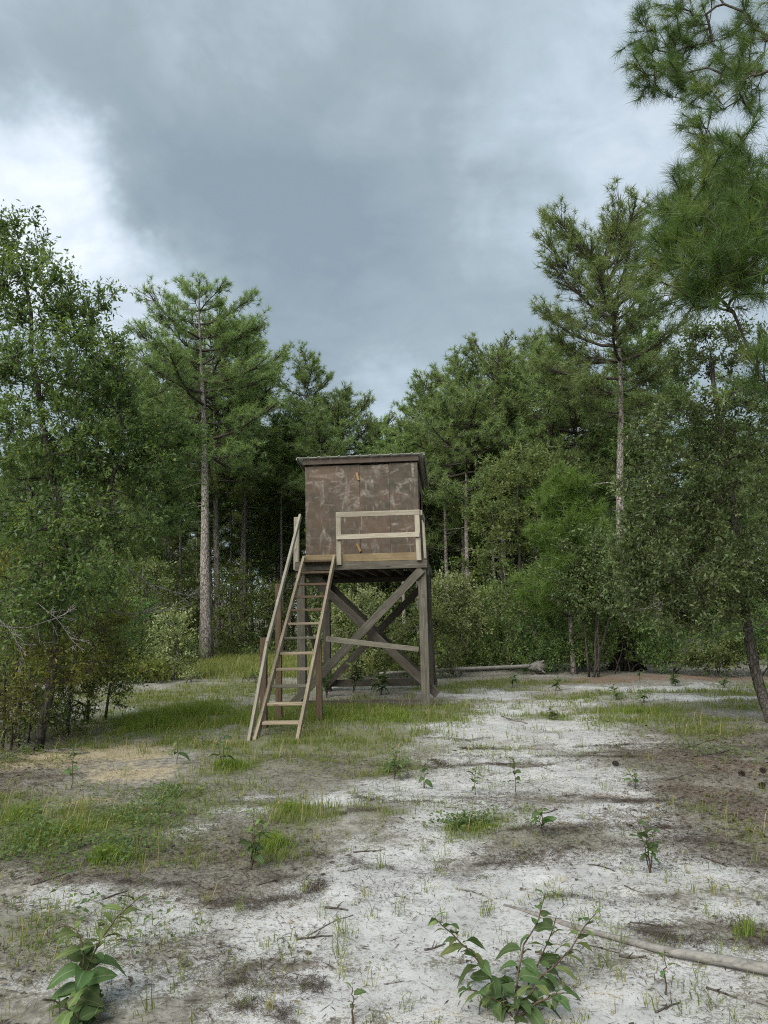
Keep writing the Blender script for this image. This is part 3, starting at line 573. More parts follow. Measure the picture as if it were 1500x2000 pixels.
# ------------------------------------------------------------------ pines
def pine_meshes(name, seed, H, r0, c0, Rm, lean=(0, 0), whorl=.42, per=4, asc=(-.05, .75), k=22, nl=.21, nw=.016, dens=1.0, mat='pine_needle', lump=.45, wob=.12, taper=1.0, stubs=8, prof=None, tip=.22):
    rng = np.random.default_rng(seed); zs = np.linspace(0, 1, 15)
    ph = rng.uniform(0, 6, 4)
    tr = np.stack([lean[0] * zs + wob * np.sin(zs * 4 + ph[0]) * zs + wob * .5 * np.sin(zs * 9 + ph[1]) * zs, lean[1] * zs + wob * np.sin(zs * 4 + ph[2]) * zs, zs * H], 1); tr[0] = (0, 0, -.15)
    rr = r0 * (1 - .92 * zs ** taper) + r0 * .35 * np.exp(-zs * 40)
    t = MB(); tube(t, tr, rr, 9, 0, True, .06, rng)
    cr = MB(); tp = []; ta = []; tn = []
    def at(z): return np.array([np.interp(z, zs * H, tr[:, i]) for i in range(3)])
    z = c0 * H; az0 = rng.uniform(0, 6.3)
    while z < H * .985:
        t_ = (z - c0 * H) / (H - c0 * H); az0 += 2.1 + rng.uniform(-.5, .5)
        np_ = max(2, int(round(per * (1 - .3 * t_) + rng.uniform(-.8, .8))))
        for b in range(np_):
            a = az0 + b * 2 * math.pi / np_ + rng.uniform(-.45, .45)
            p_ = prof(t_) if prof else (1 - t_ ** 2.0) ** .75 * (.72 + .28 * min(1, t_ * 3)) + .10
            lb = Rm * p_ * (1 - lump + lump * 2 * rng.uniform() ** 1.1)
            if lb < .15: continue
            el = asc[0] + (asc[1] - asc[0]) * t_ ** 1.2 + rng.normal(0, .14)
            d = np.array([math.cos(a) * math.cos(el), math.sin(a) * math.cos(el), math.sin(el)]); s = at(z); nseg = 7
            q = np.linspace(0, 1, nseg)[:, None]; bp = s + d * lb * q; bp[:, 2] += (lb * .14 * q[:, 0] ** 2.2 - lb * .05 * np.sin(q[:, 0] * 3.1)); bp += np.cumsum(rng.normal(0, lb * .014, (nseg, 3)), 0) * (q > 0)
            rb = max(.012, .02 * lb + .004) * np.linspace(1, .28, nseg); tube(cr, bp, rb, 4, 1, False)
            ncl = max(5, int(lb * 22 * dens)); U = rng.uniform(.22, 1, ncl) ** .75; U[0] = 1
            O = np.stack([np.interp(U, q[:, 0], bp[:, j]) for j in range(3)], 1); sd = unit(np.cross(d, [0, 0, 1.0])); wid = (.17 * lb + .10) * (1.15 - .55 * U)
            off = sd * (rng.normal(0, 1, ncl) * wid)[:, None] + d * rng.uniform(0, .22, (ncl, 1)) + np.array([0, 0, 1.0]) * (rng.normal(.35, .6, ncl) * (wid * .5 + .07))[:, None]
            E_ = O + off; Ob = np.stack([np.interp(np.maximum(.1, U - .12), q[:, 0], bp[:, j]) for j in range(3)], 1)
            for o, e_ in zip(Ob, E_): tube(cr, np.array([o, e_]), [.010, .005], 3, 1, False)
            ta.extend(unit(off * 1.5 + d * .5 + [0, 0, .45] + rng.normal(0, .25, (ncl, 3)))); tp.extend(E_); tn.extend(rng.uniform(.15, .5, ncl) + .3 * np.clip(off[:, 2] * 3, -.3, .6))
        z += whorl * rng.uniform(.75, 1.25) * (1 - .35 * t_)
    for b in range(stubs):
        z = H * rng.uniform(c0 * .55, c0); a = rng.uniform(0, 6.3); lb = rng.uniform(.4, 1.5); d = np.array([math.cos(a), math.sin(a), rng.uniform(-.35, .1)])
        bp = curve(at(z), at(z) + d * lb, rng, 5, .12); tube(t, bp, np.linspace(.022, .006, 5), 4, 0, False)
    tp = np.array(tp); ta = np.array(ta); needles(cr, rng, tp, ta, k, nl, nw, np.array(tn))
    return t.mesh(name + '_trunk', ['pine_bark'], True), cr.mesh(name + '_crown', [mat, 'branch_bark'])
def pine(meshes, loc, rz=0, sc=1.0, label='', group=None, name='pine_tree'):
    o = empty(name, (loc[0], loc[1], gh(loc[0], loc[1])), rz); o.scale = (sc, sc, sc) if np.isscalar(sc) else sc; tag(o, label, 'tree', group)
    link('trunk', meshes[0], o); link('crown', meshes[1], o); return o
_SK = np.array([(0, 600), (250, 700), (300, 690), (400, 620), (520, 700), (545, 790), (600, 740), (650, 790), (740, 830), (770, 850), (800, 800), (850, 775), (900, 735), (1000, 705), (1080, 705), (1300, 620), (1500, 600)], float)
def room(x, y):                              # how tall the wood stands at that bearing
    px = 750 + FPX * x / y * 1.0; return P(px, np.interp(px, _SK[:, 0], _SK[:, 1]) + 22, y)[2]
def topz(px, py, Y): return P(px, py, Y)[2]

pA = G(402, 1290)
HA = topz(395, 552, pA[1])
pine(pine_meshes('pine_a', 11, HA, .24, .53, 2.7, lean=(P(395, 560, pA[1])[0] - pA[0], 0), whorl=.62, per=4, asc=(-.12, .7), k=26, nl=.26, nw=.018, dens=1.1), pA, 0, 1, 'tall grey-barked pine with the thickest bare trunk beside the clearing, behind the stair')
yb = 21.5; xb = P(1212, 1060, yb)[0] - .02
HB = topz(1190, 470, yb)
pine(pine_meshes('pine_b', 9, HB, .19, .58, 2.05, lean=(P(1180, 400, yb)[0] - xb, 0), whorl=.5, per=4, asc=(.05, .95), k=28, nl=.25, nw=.014, dens=1.25, prof=lambda t: (.72 + .38 * math.sin(math.pi * t * .9)) if t < .7 else (1.06 - (t - .7) * 1.3), lump=.3, wob=.22, taper=.8),
     (xb, yb), 0, 1, 'tall pine with a crooked bare trunk and open broom-like top above the oaks')
yc = 37; xc = P(605, 900, yc)[0]; HC = topz(600, 690, yc)
pine(pine_meshes('pine_c', 5, HC, .17, .50, 2.1, lean=(-.2, 0), whorl=.55, per=4, asc=(-.05, .7), k=22, nl=.24, nw=.019, prof=lambda t: (1 - t) ** .7 * .9 + .18), (xc, yc), 0, 1, 'narrow layered pine whose sparse pointed top rises behind the box, over its back edge')
far = [pine_meshes('pine_far_%s' % 'abcdef'[i], 40 + i, 13.0, .16, (.48, .55, .42, .58, .5, .36)[i], (2.3, 2.6, 2.0, 2.9, 2.2, 2.4)[i], lean=((.5, -.4, .2, -.2, .6, -.6)[i], (.2, .3, -.3, 0, 0, .3)[i]), whorl=.46, per=4, k=16, nl=.27, nw=.026, dens=.95, tip=.3, stubs=10) for i in range(6)]
named = [(425, 640, 33.5, 0, 'slim pine standing right behind the tallest pine of the clearing edge'), (470, 660, 36, 3, 'broad pine filling the gap between the tallest pine and the narrow layered one'),
 (690, 768, 39, 1, 'round-topped pine showing just above the middle of the metal roof'), (742, 822, 44, 4, 'low far pine at the dip of the skyline above the roof'),
 (838, 757, 34, 2, 'round-topped pine at the far side of the dip in the skyline'), (905, 712, 33, 5, 'dense pine with its crown in the middle of the pine mass beside the box'),
 (985, 690, 31, 3, 'wide dense pine whose crown tops the pine mass beside the box'), (1045, 676, 34, 1, 'pine with a flat bushy top next to the crooked broom-topped pine'),
 (1085, 692, 29, 0, 'pine partly hidden behind the crooked trunk of the broom-topped pine'), (545, 830, 42, 2, 'low dark pine between the tallest pine and the box'),
 (330, 700, 36, 4, 'pine half hidden behind the oak at the edge of the clearing'), (215, 720, 34, 1, 'pine standing behind the middle of the big oak, seen through its leaves'), (1290, 640, 27, 2, 'pine seen between the broom-topped pine and the overhanging needles')]
for px, py, Yd, vi, lb in named:
    h = topz(px, py, Yd); p = P(px, 1230, Yd); s = h / 13.0; pine(far[vi], (p[0], p[1]), vi * 1.7 + px, (s * .95 + .05, s * .95 + .05, s), lb)
rngF = np.random.default_rng(3); spots = []
def clear_of(x, y, d): return all((x - a) ** 2 + (y - b) ** 2 > d * d for a, b in spots)
tries = 0
while len(spots) < 92 and tries < 9000:
    tries += 1; y = rngF.uniform(27, 74); x = rngF.uniform(-.60, .60) * y
    if y < 33 and -9 < x < 2: continue
    if y < 29 and x < 0: continue
    if clear_of(x, y, 1.9): spots.append((x, y))
for i, (x, y) in enumerate(spots):
    s = rngF.uniform(.62, .92) * (1.0 if y < 50 else 1.12); w = s * rngF.uniform(.75, 1.0); s = min(s, room(x, y) / 13.4)
    pine(far[i % 6], (x, y), rngF.uniform(0, 6.3), (w, w, s), 'slender pine standing deep in the shaded forest', 'pines deep in the forest')

tall = [pine_meshes('pine_tall_%s' % 'ab'[i], 60 + i, 13.5, .12, .70, 1.7, lean=((.25, -.2)[i], 0), whorl=.5, per=4, k=15, nl=.26, nw=.026, stubs=14) for i in range(2)]
rngT = np.random.default_rng(15); tk = []
while len(tk) < 46:
    y = rngT.uniform(31.5, 52); x = rngT.uniform(-.32, .20) * y
    if -.10 * y < x < .02 * y and rngT.uniform() < .5: continue
    if all((x - a) ** 2 + (y - b) ** 2 > 1.2 for a, b in tk) and clear_of(x, y, .8): tk.append((x, y))
for i, (x, y) in enumerate(tk):
    s_ = min(rngT.uniform(.72, .95), room(x, y) / 13.9); pine(tall[i % 2], (x, y), rngT.uniform(0, 6.3), (s_ * rngT.uniform(.7, 1.3),) * 2 + (s_,), 'straight slim pine with a long bare trunk in the shaded wood behind the stand', 'bare-trunked pines behind the stand')

# young bright pine
yY = 19.5; pY = P(1115, 1200, yY); hY = topz(1110, 945, yY)
pine(pine_meshes('young_pine', 21, hY, .07, .30, 1.0, whorl=.36, per=6, asc=(.25, .8), k=34, nl=.28, nw=.012, dens=.9, mat='young_needle', lump=.3, stubs=0, prof=lambda t: (1 - t) ** .5 * .8 + .3), (pY[0], yY), 0, 1, 'young bright green pine with long shaggy needles among the oaks', None, 'young_pine')

# overhanging near pine at the right edge
def near_pine():
    rng = np.random.default_rng(77); base = np.array([5.35, 8.4, 0]); tp = []
    root = empty('pine_tree', (base[0], base[1], gh(base[0], base[1]))); tag(root, 'close pine whose long-needled boughs hang into the top corner of the sky', 'tree')
    tr = np.stack([np.linspace(0, .55, 12), np.linspace(0, .5, 12), np.linspace(-.1, 13, 12)], 1); tr[:, 0] += np.sin(np.linspace(0, 5, 12)) * .08
    mb = MB(); tube(mb, tr, np.linspace(.17, .05, 12), 10, 0, True, .05, rng)
    B = []
    def blob(px, py, Yd, rx, ry, n, rd=None): B.append((P(px, py, Yd) - base, (rx * Yd / FPX, (rd or rx) * Yd / FPX, ry * Yd / FPX), n))
    blob(1315, 70, 10.5, 80, 85, 26); blob(1270, 150, 10.2, 30, 60, 10); blob(1400, 60, 10.5, 90, 70, 20); blob(1335, 165, 10.0, 45, 45, 10); blob(1425, 190, 9.6, 55, 80, 16); blob(1385, 285, 9.2, 28, 50, 9); blob(1480, 120, 10.0, 50, 90, 16)
    blob(1430, 340, 8.6, 75, 60, 26); blob(1400, 440, 8.0, 95, 65, 32); blob(1350, 500, 7.4, 75, 50, 24); blob(1460, 520, 7.0, 85, 65, 34); blob(1400, 570, 6.9, 75, 40, 22); blob(1480, 420, 7.6, 60, 80, 28); blob(1330, 400, 8.4, 40, 40, 8); blob(1488, 738, 6.8, 35, 28, 4)
    blob(1640, 330, 8.0, 110, 300, 40); blob(1620, 40, 9.5, 120, 160, 24); blob(1700, 560, 9.5, 140, 90, 22); blob(1540, -160, 10.5, 200, 140, 36)
    tg = blob_points(rng, B, .35); ch, dirs, rr = grow(rng, [tr[4:]], tg, .3, 0.25, .10, .07, .0055, 2.2)
    cr = MB()
    for pts, rad in ch: (tube(mb, pts, rad, 6, 0, False) if rad[0] > .03 else tube(cr, pts, rad * .9 + .002, 4, 1, False))
    n = len(tg); k = 3; ax = unit(np.repeat(dirs, k, 0) * .7 + unit(rng.normal(size=(n * k, 3))) * .65 + [0, 0, .35]); st = np.repeat(tg, k, 0); ln = rng.uniform(.05, .38, (n * k, 1)); e_ = st + ax * ln
    for a, b in zip(st, e_): tube(cr, np.array([a, (a + b) / 2 + rng.normal(0, .012, 3), b]), [.007, .006, .005], 3, 1, False)
    needles(cr, rng, e_, ax, 80, .225, .0052, rng.uniform(-.1, .95, n * k), .7, .13)
    m = rng.uniform(size=n * k) < .3; needles(cr, rng, (st + (e_ - st) * .45)[m], ax[m], 26, .21, .005, rng.uniform(.1, .5, m.sum()), .75, .14)
    link('trunk', mb.mesh('near_pine_trunk', ['pine_bark'], True), root); link('crown', cr.mesh('near_pine_crown', ['near_needle', 'branch_bark']), root)
near_pine()

# ------------------------------------------------------------------ oaks
def dead_branch(rng, a, b, r, parent, base, nside=9, depth=2):
    mb = MB()
    def rec(a, b, r, d):
        pts = curve(a, b, rng, 9, .10, -.02); tube(mb, pts, np.linspace(r, max(.0025, r * .25), 9), 4, 0, False); L_ = np.linalg.norm(b - a); d0 = unit(b - a)
        if d == 0: return
        for i in range(nside if d == depth else 4):
            u = rng.uniform(.25, .95); o = np.array([np.interp(u, np.linspace(0, 1, 9), pts[:, j]) for j in range(3)]); dd = unit(d0 * .8 + rng.normal(size=3) * .6 + [0, 0, -.15]); rec(o, o + dd * L_ * rng.uniform(.18, .42) * (1.1 - u * .4), max(.003, r * .4), d - 1)
    rec(np.asarray(a) - base, np.asarray(b) - base, r, depth); return link('dead_branch', mb.mesh('dead_branch', ['dead_wood']), parent)

def broad_tree(name, label, base, trunks, blobs, seed, leaf, ntw=6, nlf=7, tl=.34, ll=.06, lw=.024, rt=(.06,), cat='tree', group=None, bark='oak_bark', down=.7, shell=.45, rtip=.004, thick=.02, crown='crown', step=.3, spread=.9):
    """base: world xyz; trunks: lists of world points; blobs: world ellipsoids (centre, radii, twig count)"""
    rng = np.random.default_rng(seed); base = np.array([base[0], base[1], gh(base[0], base[1])])
    root = empty(name, base); tag(root, label, cat, group); T_ = []
    for tr in trunks:
        tr = np.array(tr, float) - base; s = np.concatenate([[0], np.cumsum(np.linalg.norm(np.diff(tr, axis=0), axis=1))]); q = np.linspace(0, s[-1], max(6, int(s[-1] / .3))); T_.append(np.stack([np.interp(q, s, tr[:, i]) for i in range(3)], 1))
    for t_ in T_: t_[1:-1] += rng.normal(0, .012, (len(t_) - 2, 3))
    tg = blob_points(rng, [(np.asarray(c) - base, r, n) for c, r, n in blobs], shell); tg = tg[tg[:, 2] > .12]
    ch, dirs, rr = grow(rng, T_, tg, step, down, r_tip=rtip)
    cr = MB(); i0 = 0; tms = []
    for t_, r_ in zip(T_, rt):
        tm = MB(); n = len(t_); tube(tm, t_, np.maximum(np.linspace(r_, r_ * .35, n), rr[i0:i0 + n] * .8), 8, 0, True, .07, rng); i0 += n; tms.append((tm, t_))
    for pts, rad in ch:
        if rad[0] > thick: tube(min(tms, key=lambda a: np.min(np.linalg.norm(a[1] - pts[0], axis=1)))[0], pts, rad, 5, 0, False)
        else: tube(cr, pts, rad, 3, 1, False)
    cen = np.mean(tg, 0); sprays(cr, rng, tg, dirs, cen, ntw, nlf, tl, ll, lw, 0, 1, spread=spread)
    for tm, _t in tms: link('trunk' if cat == 'tree' else 'stem', tm.mesh(name + '_trunk', [bark], True), root)
    link(crown, cr.mesh(name + '_crown', [leaf, 'branch_bark']), root); return root, base, rng

def pb(px, py, Yd, rx, ry, n, rd=None): return (P(px, py, Yd), (rx * Yd / FPX, (rd or rx) * Yd / FPX, ry * Yd / FPX), n)
# big oak, left edge
root, base, rg = broad_tree('oak_tree', 'big leafy oak at the edge of the clearing with a leaning trunk on tan sand', G(75, 1466),
    [[G(75, 1466), P(90, 1400, 9.6), P(100, 1300, 9.6), P(115, 1215, 9.7), P(130, 1100, 9.8), P(110, 960, 9.8), P(80, 820, 9.8), P(60, 660, 9.7), P(50, 520, 9.7)],
     [P(118, 1200, 9.7), P(165, 1060, 9.9), P(215, 960, 10), P(240, 860, 10), P(230, 760, 10)]],
    [pb(30, 480, 9.6, 70, 50, 34), pb(60, 580, 9.6, 110, 70, 70), pb(145, 630, 9.8, 50, 60, 24), pb(205, 590, 9.8, 22, 18, 5), pb(225, 680, 9.9, 25, 24, 8), pb(120, 720, 9.6, 150, 80, 110), pb(60, 860, 9.4, 150, 90, 100), pb(205, 775, 10, 65, 60, 36),
     pb(200, 880, 10, 90, 60, 60), pb(330, 850, 10.4, 60, 40, 34), pb(300, 920, 10.3, 80, 45, 36), pb(90, 1010, 9.3, 120, 70, 60), pb(240, 1010, 10, 90, 60, 40), pb(-160, 700, 9.5, 150, 250, 90), pb(340, 990, 10.6, 50, 40, 16), pb(150, 1120, 9.2, 110, 50, 46), pb(60, 1180, 9.0, 90, 50, 36)],
    101, 'oak_leaf', 8, 9, .34, .066, .028, (.062, .04), down=.35)
for a, b, r in ((P(-60, 1220, 8.6), P(150, 1185, 8.7), .011), (P(60, 1176, 8.7), P(160, 1270, 8.6), .007), (P(-20, 1190, 8.5), P(45, 1290, 8.5), .007), (P(180, 1190, 9.6), P(385, 1150, 10.4), .011), (P(250, 1110, 10), P(385, 1170, 10.3), .012), (P(40, 1050, 9.4), P(240, 1000, 9.6), .018), (P(20, 1110, 9.3), P(190, 1060, 9.4), .012)):
    dead_branch(rg, a, b, r, root, base)
# yellow-green lower oak
broad_tree('scrub_oak', 'yellow-green scrub oak filling the lower edge under the big oak, behind the pale dead branches', P(60, 1440, 10.6) * [1, 1, 0],
    [[P(30, 1440, 10.6) * [1, 1, 0], P(40, 1300, 10.6), P(70, 1150, 10.6), P(90, 1060, 10.6)], [P(130, 1440, 10.9) * [1, 1, 0], P(140, 1300, 10.8), P(170, 1200, 10.8)]],
    [pb(60, 1120, 10.6, 130, 60, 70), pb(100, 1210, 10.6, 130, 60, 70), pb(60, 1300, 10.8, 110, 60, 50), pb(190, 1200, 11, 60, 70, 40), pb(180, 1300, 11.2, 60, 60, 36), pb(-130, 1200, 10.4, 110, 140, 50), pb(110, 1300, 9.2, 80, 45, 34), pb(30, 1370, 9.3, 60, 40, 24)], 102, 'yellow_leaf', 6, 7, .32, .055, .024, (.045, .03))
# thicket stems and dark shrub behind
broad_tree('thicket_shrub', 'dark many-stemmed thicket at the edge of the clearing, left of the leaning oak trunk', P(10, 1440, 9.8) * [1, 1, 0],
    [[P(x, 1450, Yd) * [1, 1, 0], P(x + dx, 1330, Yd), P(x + dx * 2.2, 1180, Yd + .2)] for x, dx, Yd in ((5, 6, 9.5), (22, 8, 9.7), (38, -4, 9.9), (-20, 8, 9.6), (55, 14, 10.2), (-50, -10, 9.8), (15, -14, 10.3))],
    [pb(20, 1240, 9.6, 80, 80, 56), pb(20, 1340, 10.2, 80, 50, 44), pb(60, 1390, 10.4, 70, 30, 26), pb(-120, 1300, 10, 90, 110, 40)], 103, 'oak_leaf', 5, 6, .3, .05, .022, (.022, .018, .016, .015, .014, .014, .014), cat='shrub', crown='foliage')
broad_tree('shrub', 'green shrub on the litter between the leaning oak trunk and the tan sand hollow', P(190, 1400, 12.0) * [1, 1, 0], [[P(170, 1405, 12.0) * [1, 1, 0], P(175, 1330, 12), P(160, 1260, 12)], [P(205, 1405, 12.4) * [1, 1, 0], P(215, 1340, 12.4), P(225, 1270, 12.4)]],
    [pb(160, 1280, 11.6, 80, 60, 64), pb(220, 1250, 12.4, 60, 70, 56), pb(110, 1350, 11.4, 80, 40, 50), pb(200, 1340, 12.2, 60, 45, 44), pb(130, 1400, 11.2, 60, 20, 20), pb(70, 1415, 10.6, 60, 22, 22), pb(10, 1425, 10.2, 50, 25, 20)], 104, 'bush_leaf', 6, 7, .3, .055, .024, (.03, .025), cat='shrub', crown='foliage')
# right oak
root, base, rg = broad_tree('oak_tree', 'dark small-leaved oak with a thin curved trunk, hanging over the brown litter', G(1510, 1412),
    [[G(1510, 1412), P(1488, 1360, 11), P(1470, 1290, 11), P(1458, 1220, 11), P(1445, 1140, 11), P(1440, 1040, 11.1), P(1425, 930, 11.2), P(1400, 800, 11.3), P(1390, 700, 11.3)]],
    [pb(1410, 690, 11.3, 90, 55, 60), pb(1330, 720, 11.4, 40, 40, 16), pb(1330, 850, 11.3, 100, 80, 90), pb(1450, 830, 11.2, 110, 90, 90), pb(1310, 980, 11.0, 105, 90, 110), pb(1430, 1000, 10.8, 120, 90, 110), pb(1260, 1070, 10.8, 70, 60, 50), pb(1370, 1110, 10.5, 130, 70, 110), pb(1480, 1130, 10.8, 70, 80, 50), pb(1350, 1190, 10.5, 100, 45, 55), pb(1260, 1160, 10.8, 60, 50, 34), pb(1620, 960, 11, 110, 250, 90)],
    105, 'oak_leaf_grey', 8, 9, .30, .062, .027, (.085,), down=.3, spread=.8)
for a, b, r in ((P(1440, 1150, 10.9), P(1240, 1190, 10.2), .012), (P(1450, 1225, 10.9), P(1340, 1250, 10.2), .010), (P(1455, 1230, 10.9), P(1560, 1190, 10.4), .012), (P(1440, 1060, 11), P(1300, 1110, 10.2), .012), (P(1465, 1290, 11), P(1440, 1330, 10.6), .006)): dead_branch(rg, a, b, r, root, base, 6)
# mid-distance broadleaves, each read from the photograph
def mid(name, label, px, pyb, Yd, blobs, seed, leaf, nst=3, ll=.085, lw=.038, tl=.40, ntw=9, nlf=7, cat='shrub', rt=.018, shell=.3, **kw):
    rng = np.random.default_rng(seed); b = P(px, pyb, Yd) * [1, 1, 0]; cz = max(c[2] for c, r, n in blobs); tr = []
    for i in range(nst):
        c = blobs[i % len(blobs)][0]; s = b + [rng.uniform(-.25, .25) * (nst > 1), rng.uniform(-.2, .2) * (nst > 1), -.05]; e_ = np.array([c[0] + rng.uniform(-.2, .2), c[1], c[2]]); m = s + (e_ - s) * .5 + [rng.uniform(-.2, .2), 0, .15]; tr.append([s, m, e_])
    return broad_tree(name, label, b, tr, blobs, seed, leaf, ntw, nlf, tl, ll, lw, tuple([rt] * nst), cat=cat, crown='foliage' if cat == 'shrub' else 'crown', shell=shell, **kw)
mid('turkey_oak', 'pale green spreading oak behind the box, left of the young bright pine', 1000, 1290, 22.5, [pb(1010, 930, 22.5, 75, 45, 60), pb(970, 1000, 22.5, 70, 50, 55), pb(1070, 910, 22.8, 50, 50, 30), pb(1040, 1030, 22.2, 70, 45, 45), pb(960, 1070, 22, 40, 40, 20)], 201, 'turkey_leaf', 2, cat='tree', rt=.06, ll=.10, lw=.05)
mid('scrub_oak', 'grey-leaved scrub oak with several slim stems, in front of the crooked pine trunk', 1165, 1305, 18.5, [pb(1150, 1080, 18.5, 60, 45, 50), pb(1200, 1120, 18.3, 60, 50, 45), pb(1120, 1130, 18.6, 45, 45, 30), pb(1170, 1170, 18.2, 70, 40, 40), pb(1240, 1080, 18.6, 40, 40, 24)], 202, 'oak_leaf_grey', 4, rt=.03, cat='tree', ll=.08)
mid('shrub', 'grey-green airy shrub seen under the platform between the posts', 690, 1315, 19.5, [pb(700, 1195, 19.5, 60, 40, 50), pb(660, 1240, 19.5, 50, 45, 36), pb(740, 1250, 19.5, 55, 45, 40), pb(700, 1290, 19.3, 70, 25, 30)], 203, 'silver_leaf', 5)
mid('shrub', 'low dense bright green bush behind the front post and crossed braces', 830, 1315, 19.0, [pb(820, 1240, 19, 50, 45, 44), pb(870, 1270, 19, 50, 40, 36), pb(790, 1285, 19, 50, 28, 28), pb(850, 1215, 19.3, 35, 30, 18)], 204, 'bush_leaf', 5, ll=.07, lw=.035)
mid('shrub', 'tall silvery shrub with bare grey stems, just right of the stand', 885, 1310, 20.0, [pb(880, 1160, 20, 45, 35, 40), pb(900, 1210, 20, 45, 45, 40), pb(860, 1190, 20.2, 35, 40, 24)], 205, 'silver_leaf', 5, bark='dead_wood')
mid('shrub', 'rounded green bush above the fallen log, left of its root end', 975, 1312, 21.0, [pb(960, 1190, 21, 60, 50, 50), pb(1000, 1230, 21, 60, 50, 50), pb(950, 1270, 20.8, 60, 35, 34), pb(1040, 1150, 21.2, 50, 50, 36)], 206, 'bush_leaf', 4)
mid('shrub', 'olive bush beside the root end of the fallen log', 1075, 1310, 20.3, [pb(1060, 1240, 20.3, 55, 45, 44), pb(1100, 1270, 20, 55, 32, 34), pb(1040, 1285, 20.2, 50, 22, 22)], 207, 'oak_leaf', 4)
mid('shrub', 'leafy green shrub behind the charred stump', 1215, 1300, 19.2, [pb(1210, 1210, 19.2, 70, 40, 44), pb(1260, 1250, 19.2, 60, 40, 36), pb(1165, 1265, 19.4, 50, 35, 26)], 208, 'bush_leaf', 4)
mid('shrub', 'olive shrub at the forest edge between the charred stump and the curved oak trunk', 1330, 1302, 18.8, [pb(1320, 1240, 18.8, 70, 40, 40), pb(1380, 1265, 18.6, 60, 30, 34), pb(1290, 1275, 18.8, 45, 26, 20)], 209, 'oak_leaf', 4)
mid('shrub', 'yellowish low shrub on the pine straw, left of the curved oak trunk', 1390, 1305, 17.8, [pb(1390, 1285, 17.8, 45, 20, 26), pb(1420, 1270, 17.9, 35, 22, 16)], 210, 'turkey_leaf', 4)
mid('shrub', 'dark shrub at the forest edge right of the curved oak trunk', 1500, 1300, 17.5, [pb(1500, 1220, 17.5, 70, 60, 60), pb(1580, 1180, 17.5, 80, 80, 60)], 211, 'oak_leaf', 4)
mid('shrub', 'grey-green upright shrub at the forest edge left of the tallest pine', 335, 1335, 20.0, [pb(340, 1235, 20, 38, 40, 34), pb(325, 1280, 20, 40, 36, 30), pb(365, 1265, 20.2, 30, 30, 18)], 212, 'silver_leaf', 4, bark='dead_wood')
mid('shrub', 'yellow-green low bush in the far corner of the clearing under the oak', 262, 1335, 19.0, [pb(255, 1300, 19, 40, 24, 34), pb(290, 1310, 19.2, 25, 16, 14)], 213, 'yellow_leaf', 4)
mid('shrub', 'tiny round grey-green shrub alone in the far grass', 375, 1338, 19.0, [pb(375, 1326, 19.0, 18, 11, 20)], 214, 'silver_leaf', 3, ll=.05, lw=.02, tl=.2)
mid('shrub', 'dark green bush behind the low yellow-green bush', 220, 1325, 21.5, [pb(210, 1240, 21.5, 60, 55, 50), pb(250, 1215, 22, 55, 60, 40), pb(180, 1180, 21, 60, 60, 40)], 215, 'oak_leaf', 4)
mid('shrub', 'small green weed clump left of the foot of the stair in the far grass', 492, 1340, 18.8, [pb(490, 1328, 18.8, 20, 9, 14)], 216, 'bush_leaf', 3, ll=.06, lw=.03, tl=.2)
mid('scrub_oak', 'dark scrub oak inside the forest left of the box', 480, 1290, 32, [pb(470, 1150, 32, 50, 50, 40), pb(520, 1190, 32, 50, 50, 40), pb(450, 1220, 31, 40, 40, 26)], 217, 'bush_leaf', 2, cat='tree', ll=.12, lw=.055, tl=.55)
# forest understory: copies of three broadleaf kinds
kinds = []
for i, lf in enumerate(('bush_leaf', 'oak_leaf', 'turkey_leaf')):
    r_, b_, g_ = broad_tree('understory_tree', 'leafy understory tree deep in the shaded forest', (0, 60 + i * 4, 0), [[(0, 60 + i * 4, 0), (.1, 60 + i * 4, 1.5), (-.1, 60 + i * 4, 3)], [(.2, 60 + i * 4, 0), (.7, 60 + i * 4, 1.3), (.9, 60 + i * 4.1, 2.4)]],
        [((0, 60 + i * 4, 3.0), (1.4, 1.4, 1.1), 46), ((.8, 60 + i * 4, 1.9), (1.2, 1.3, .9), 40), ((-.7, 60 + i * 4, 1.6), (1.1, 1.2, 1.0), 36), ((0, 60 + i * 4, .8), (1.4, 1.4, .6), 30)], 300 + i, lf, 6, 6, .5, .13, .06, (.05, .04), group='understory trees deep in the forest', thick=.03); kinds.append(r_)
def copy_tree(o):
    c = o.copy(); col.objects.link(c)
    for ch in o.children: k = ch.copy(); col.objects.link(k); k.parent = c
    return c
rngU = np.random.default_rng(8); us_ = []; tries = 0; first = {}
while len(us_) < 105 and tries < 8000:
    tries += 1; y = rngU.uniform(21.5, 62); x = rngU.uniform(-.62, .62) * y
    if y < 31 and -8.5 < x < 2.2: continue
    if y < 23.5 and x > 0: continue
    if y < 44 and -.30 * y < x < -.02 * y and rngU.uniform() < .45: continue
    if all((x - a) ** 2 + (y - b) ** 2 > 2.0 ** 2 for a, b in us_): us_.append((x, y))
for i, (x, y) in enumerate(us_):
    k = i % 3; o = kinds[k] if k not in first else copy_tree(kinds[k]); first[k] = 1
    s = rngU.uniform(.7, 1.5); o.location = (x, y, gh(x, y)); o.rotation_euler = (0, 0, rngU.uniform(0, 6.3)); o.scale = (s, s, s * rngU.uniform(.8, 1.25))
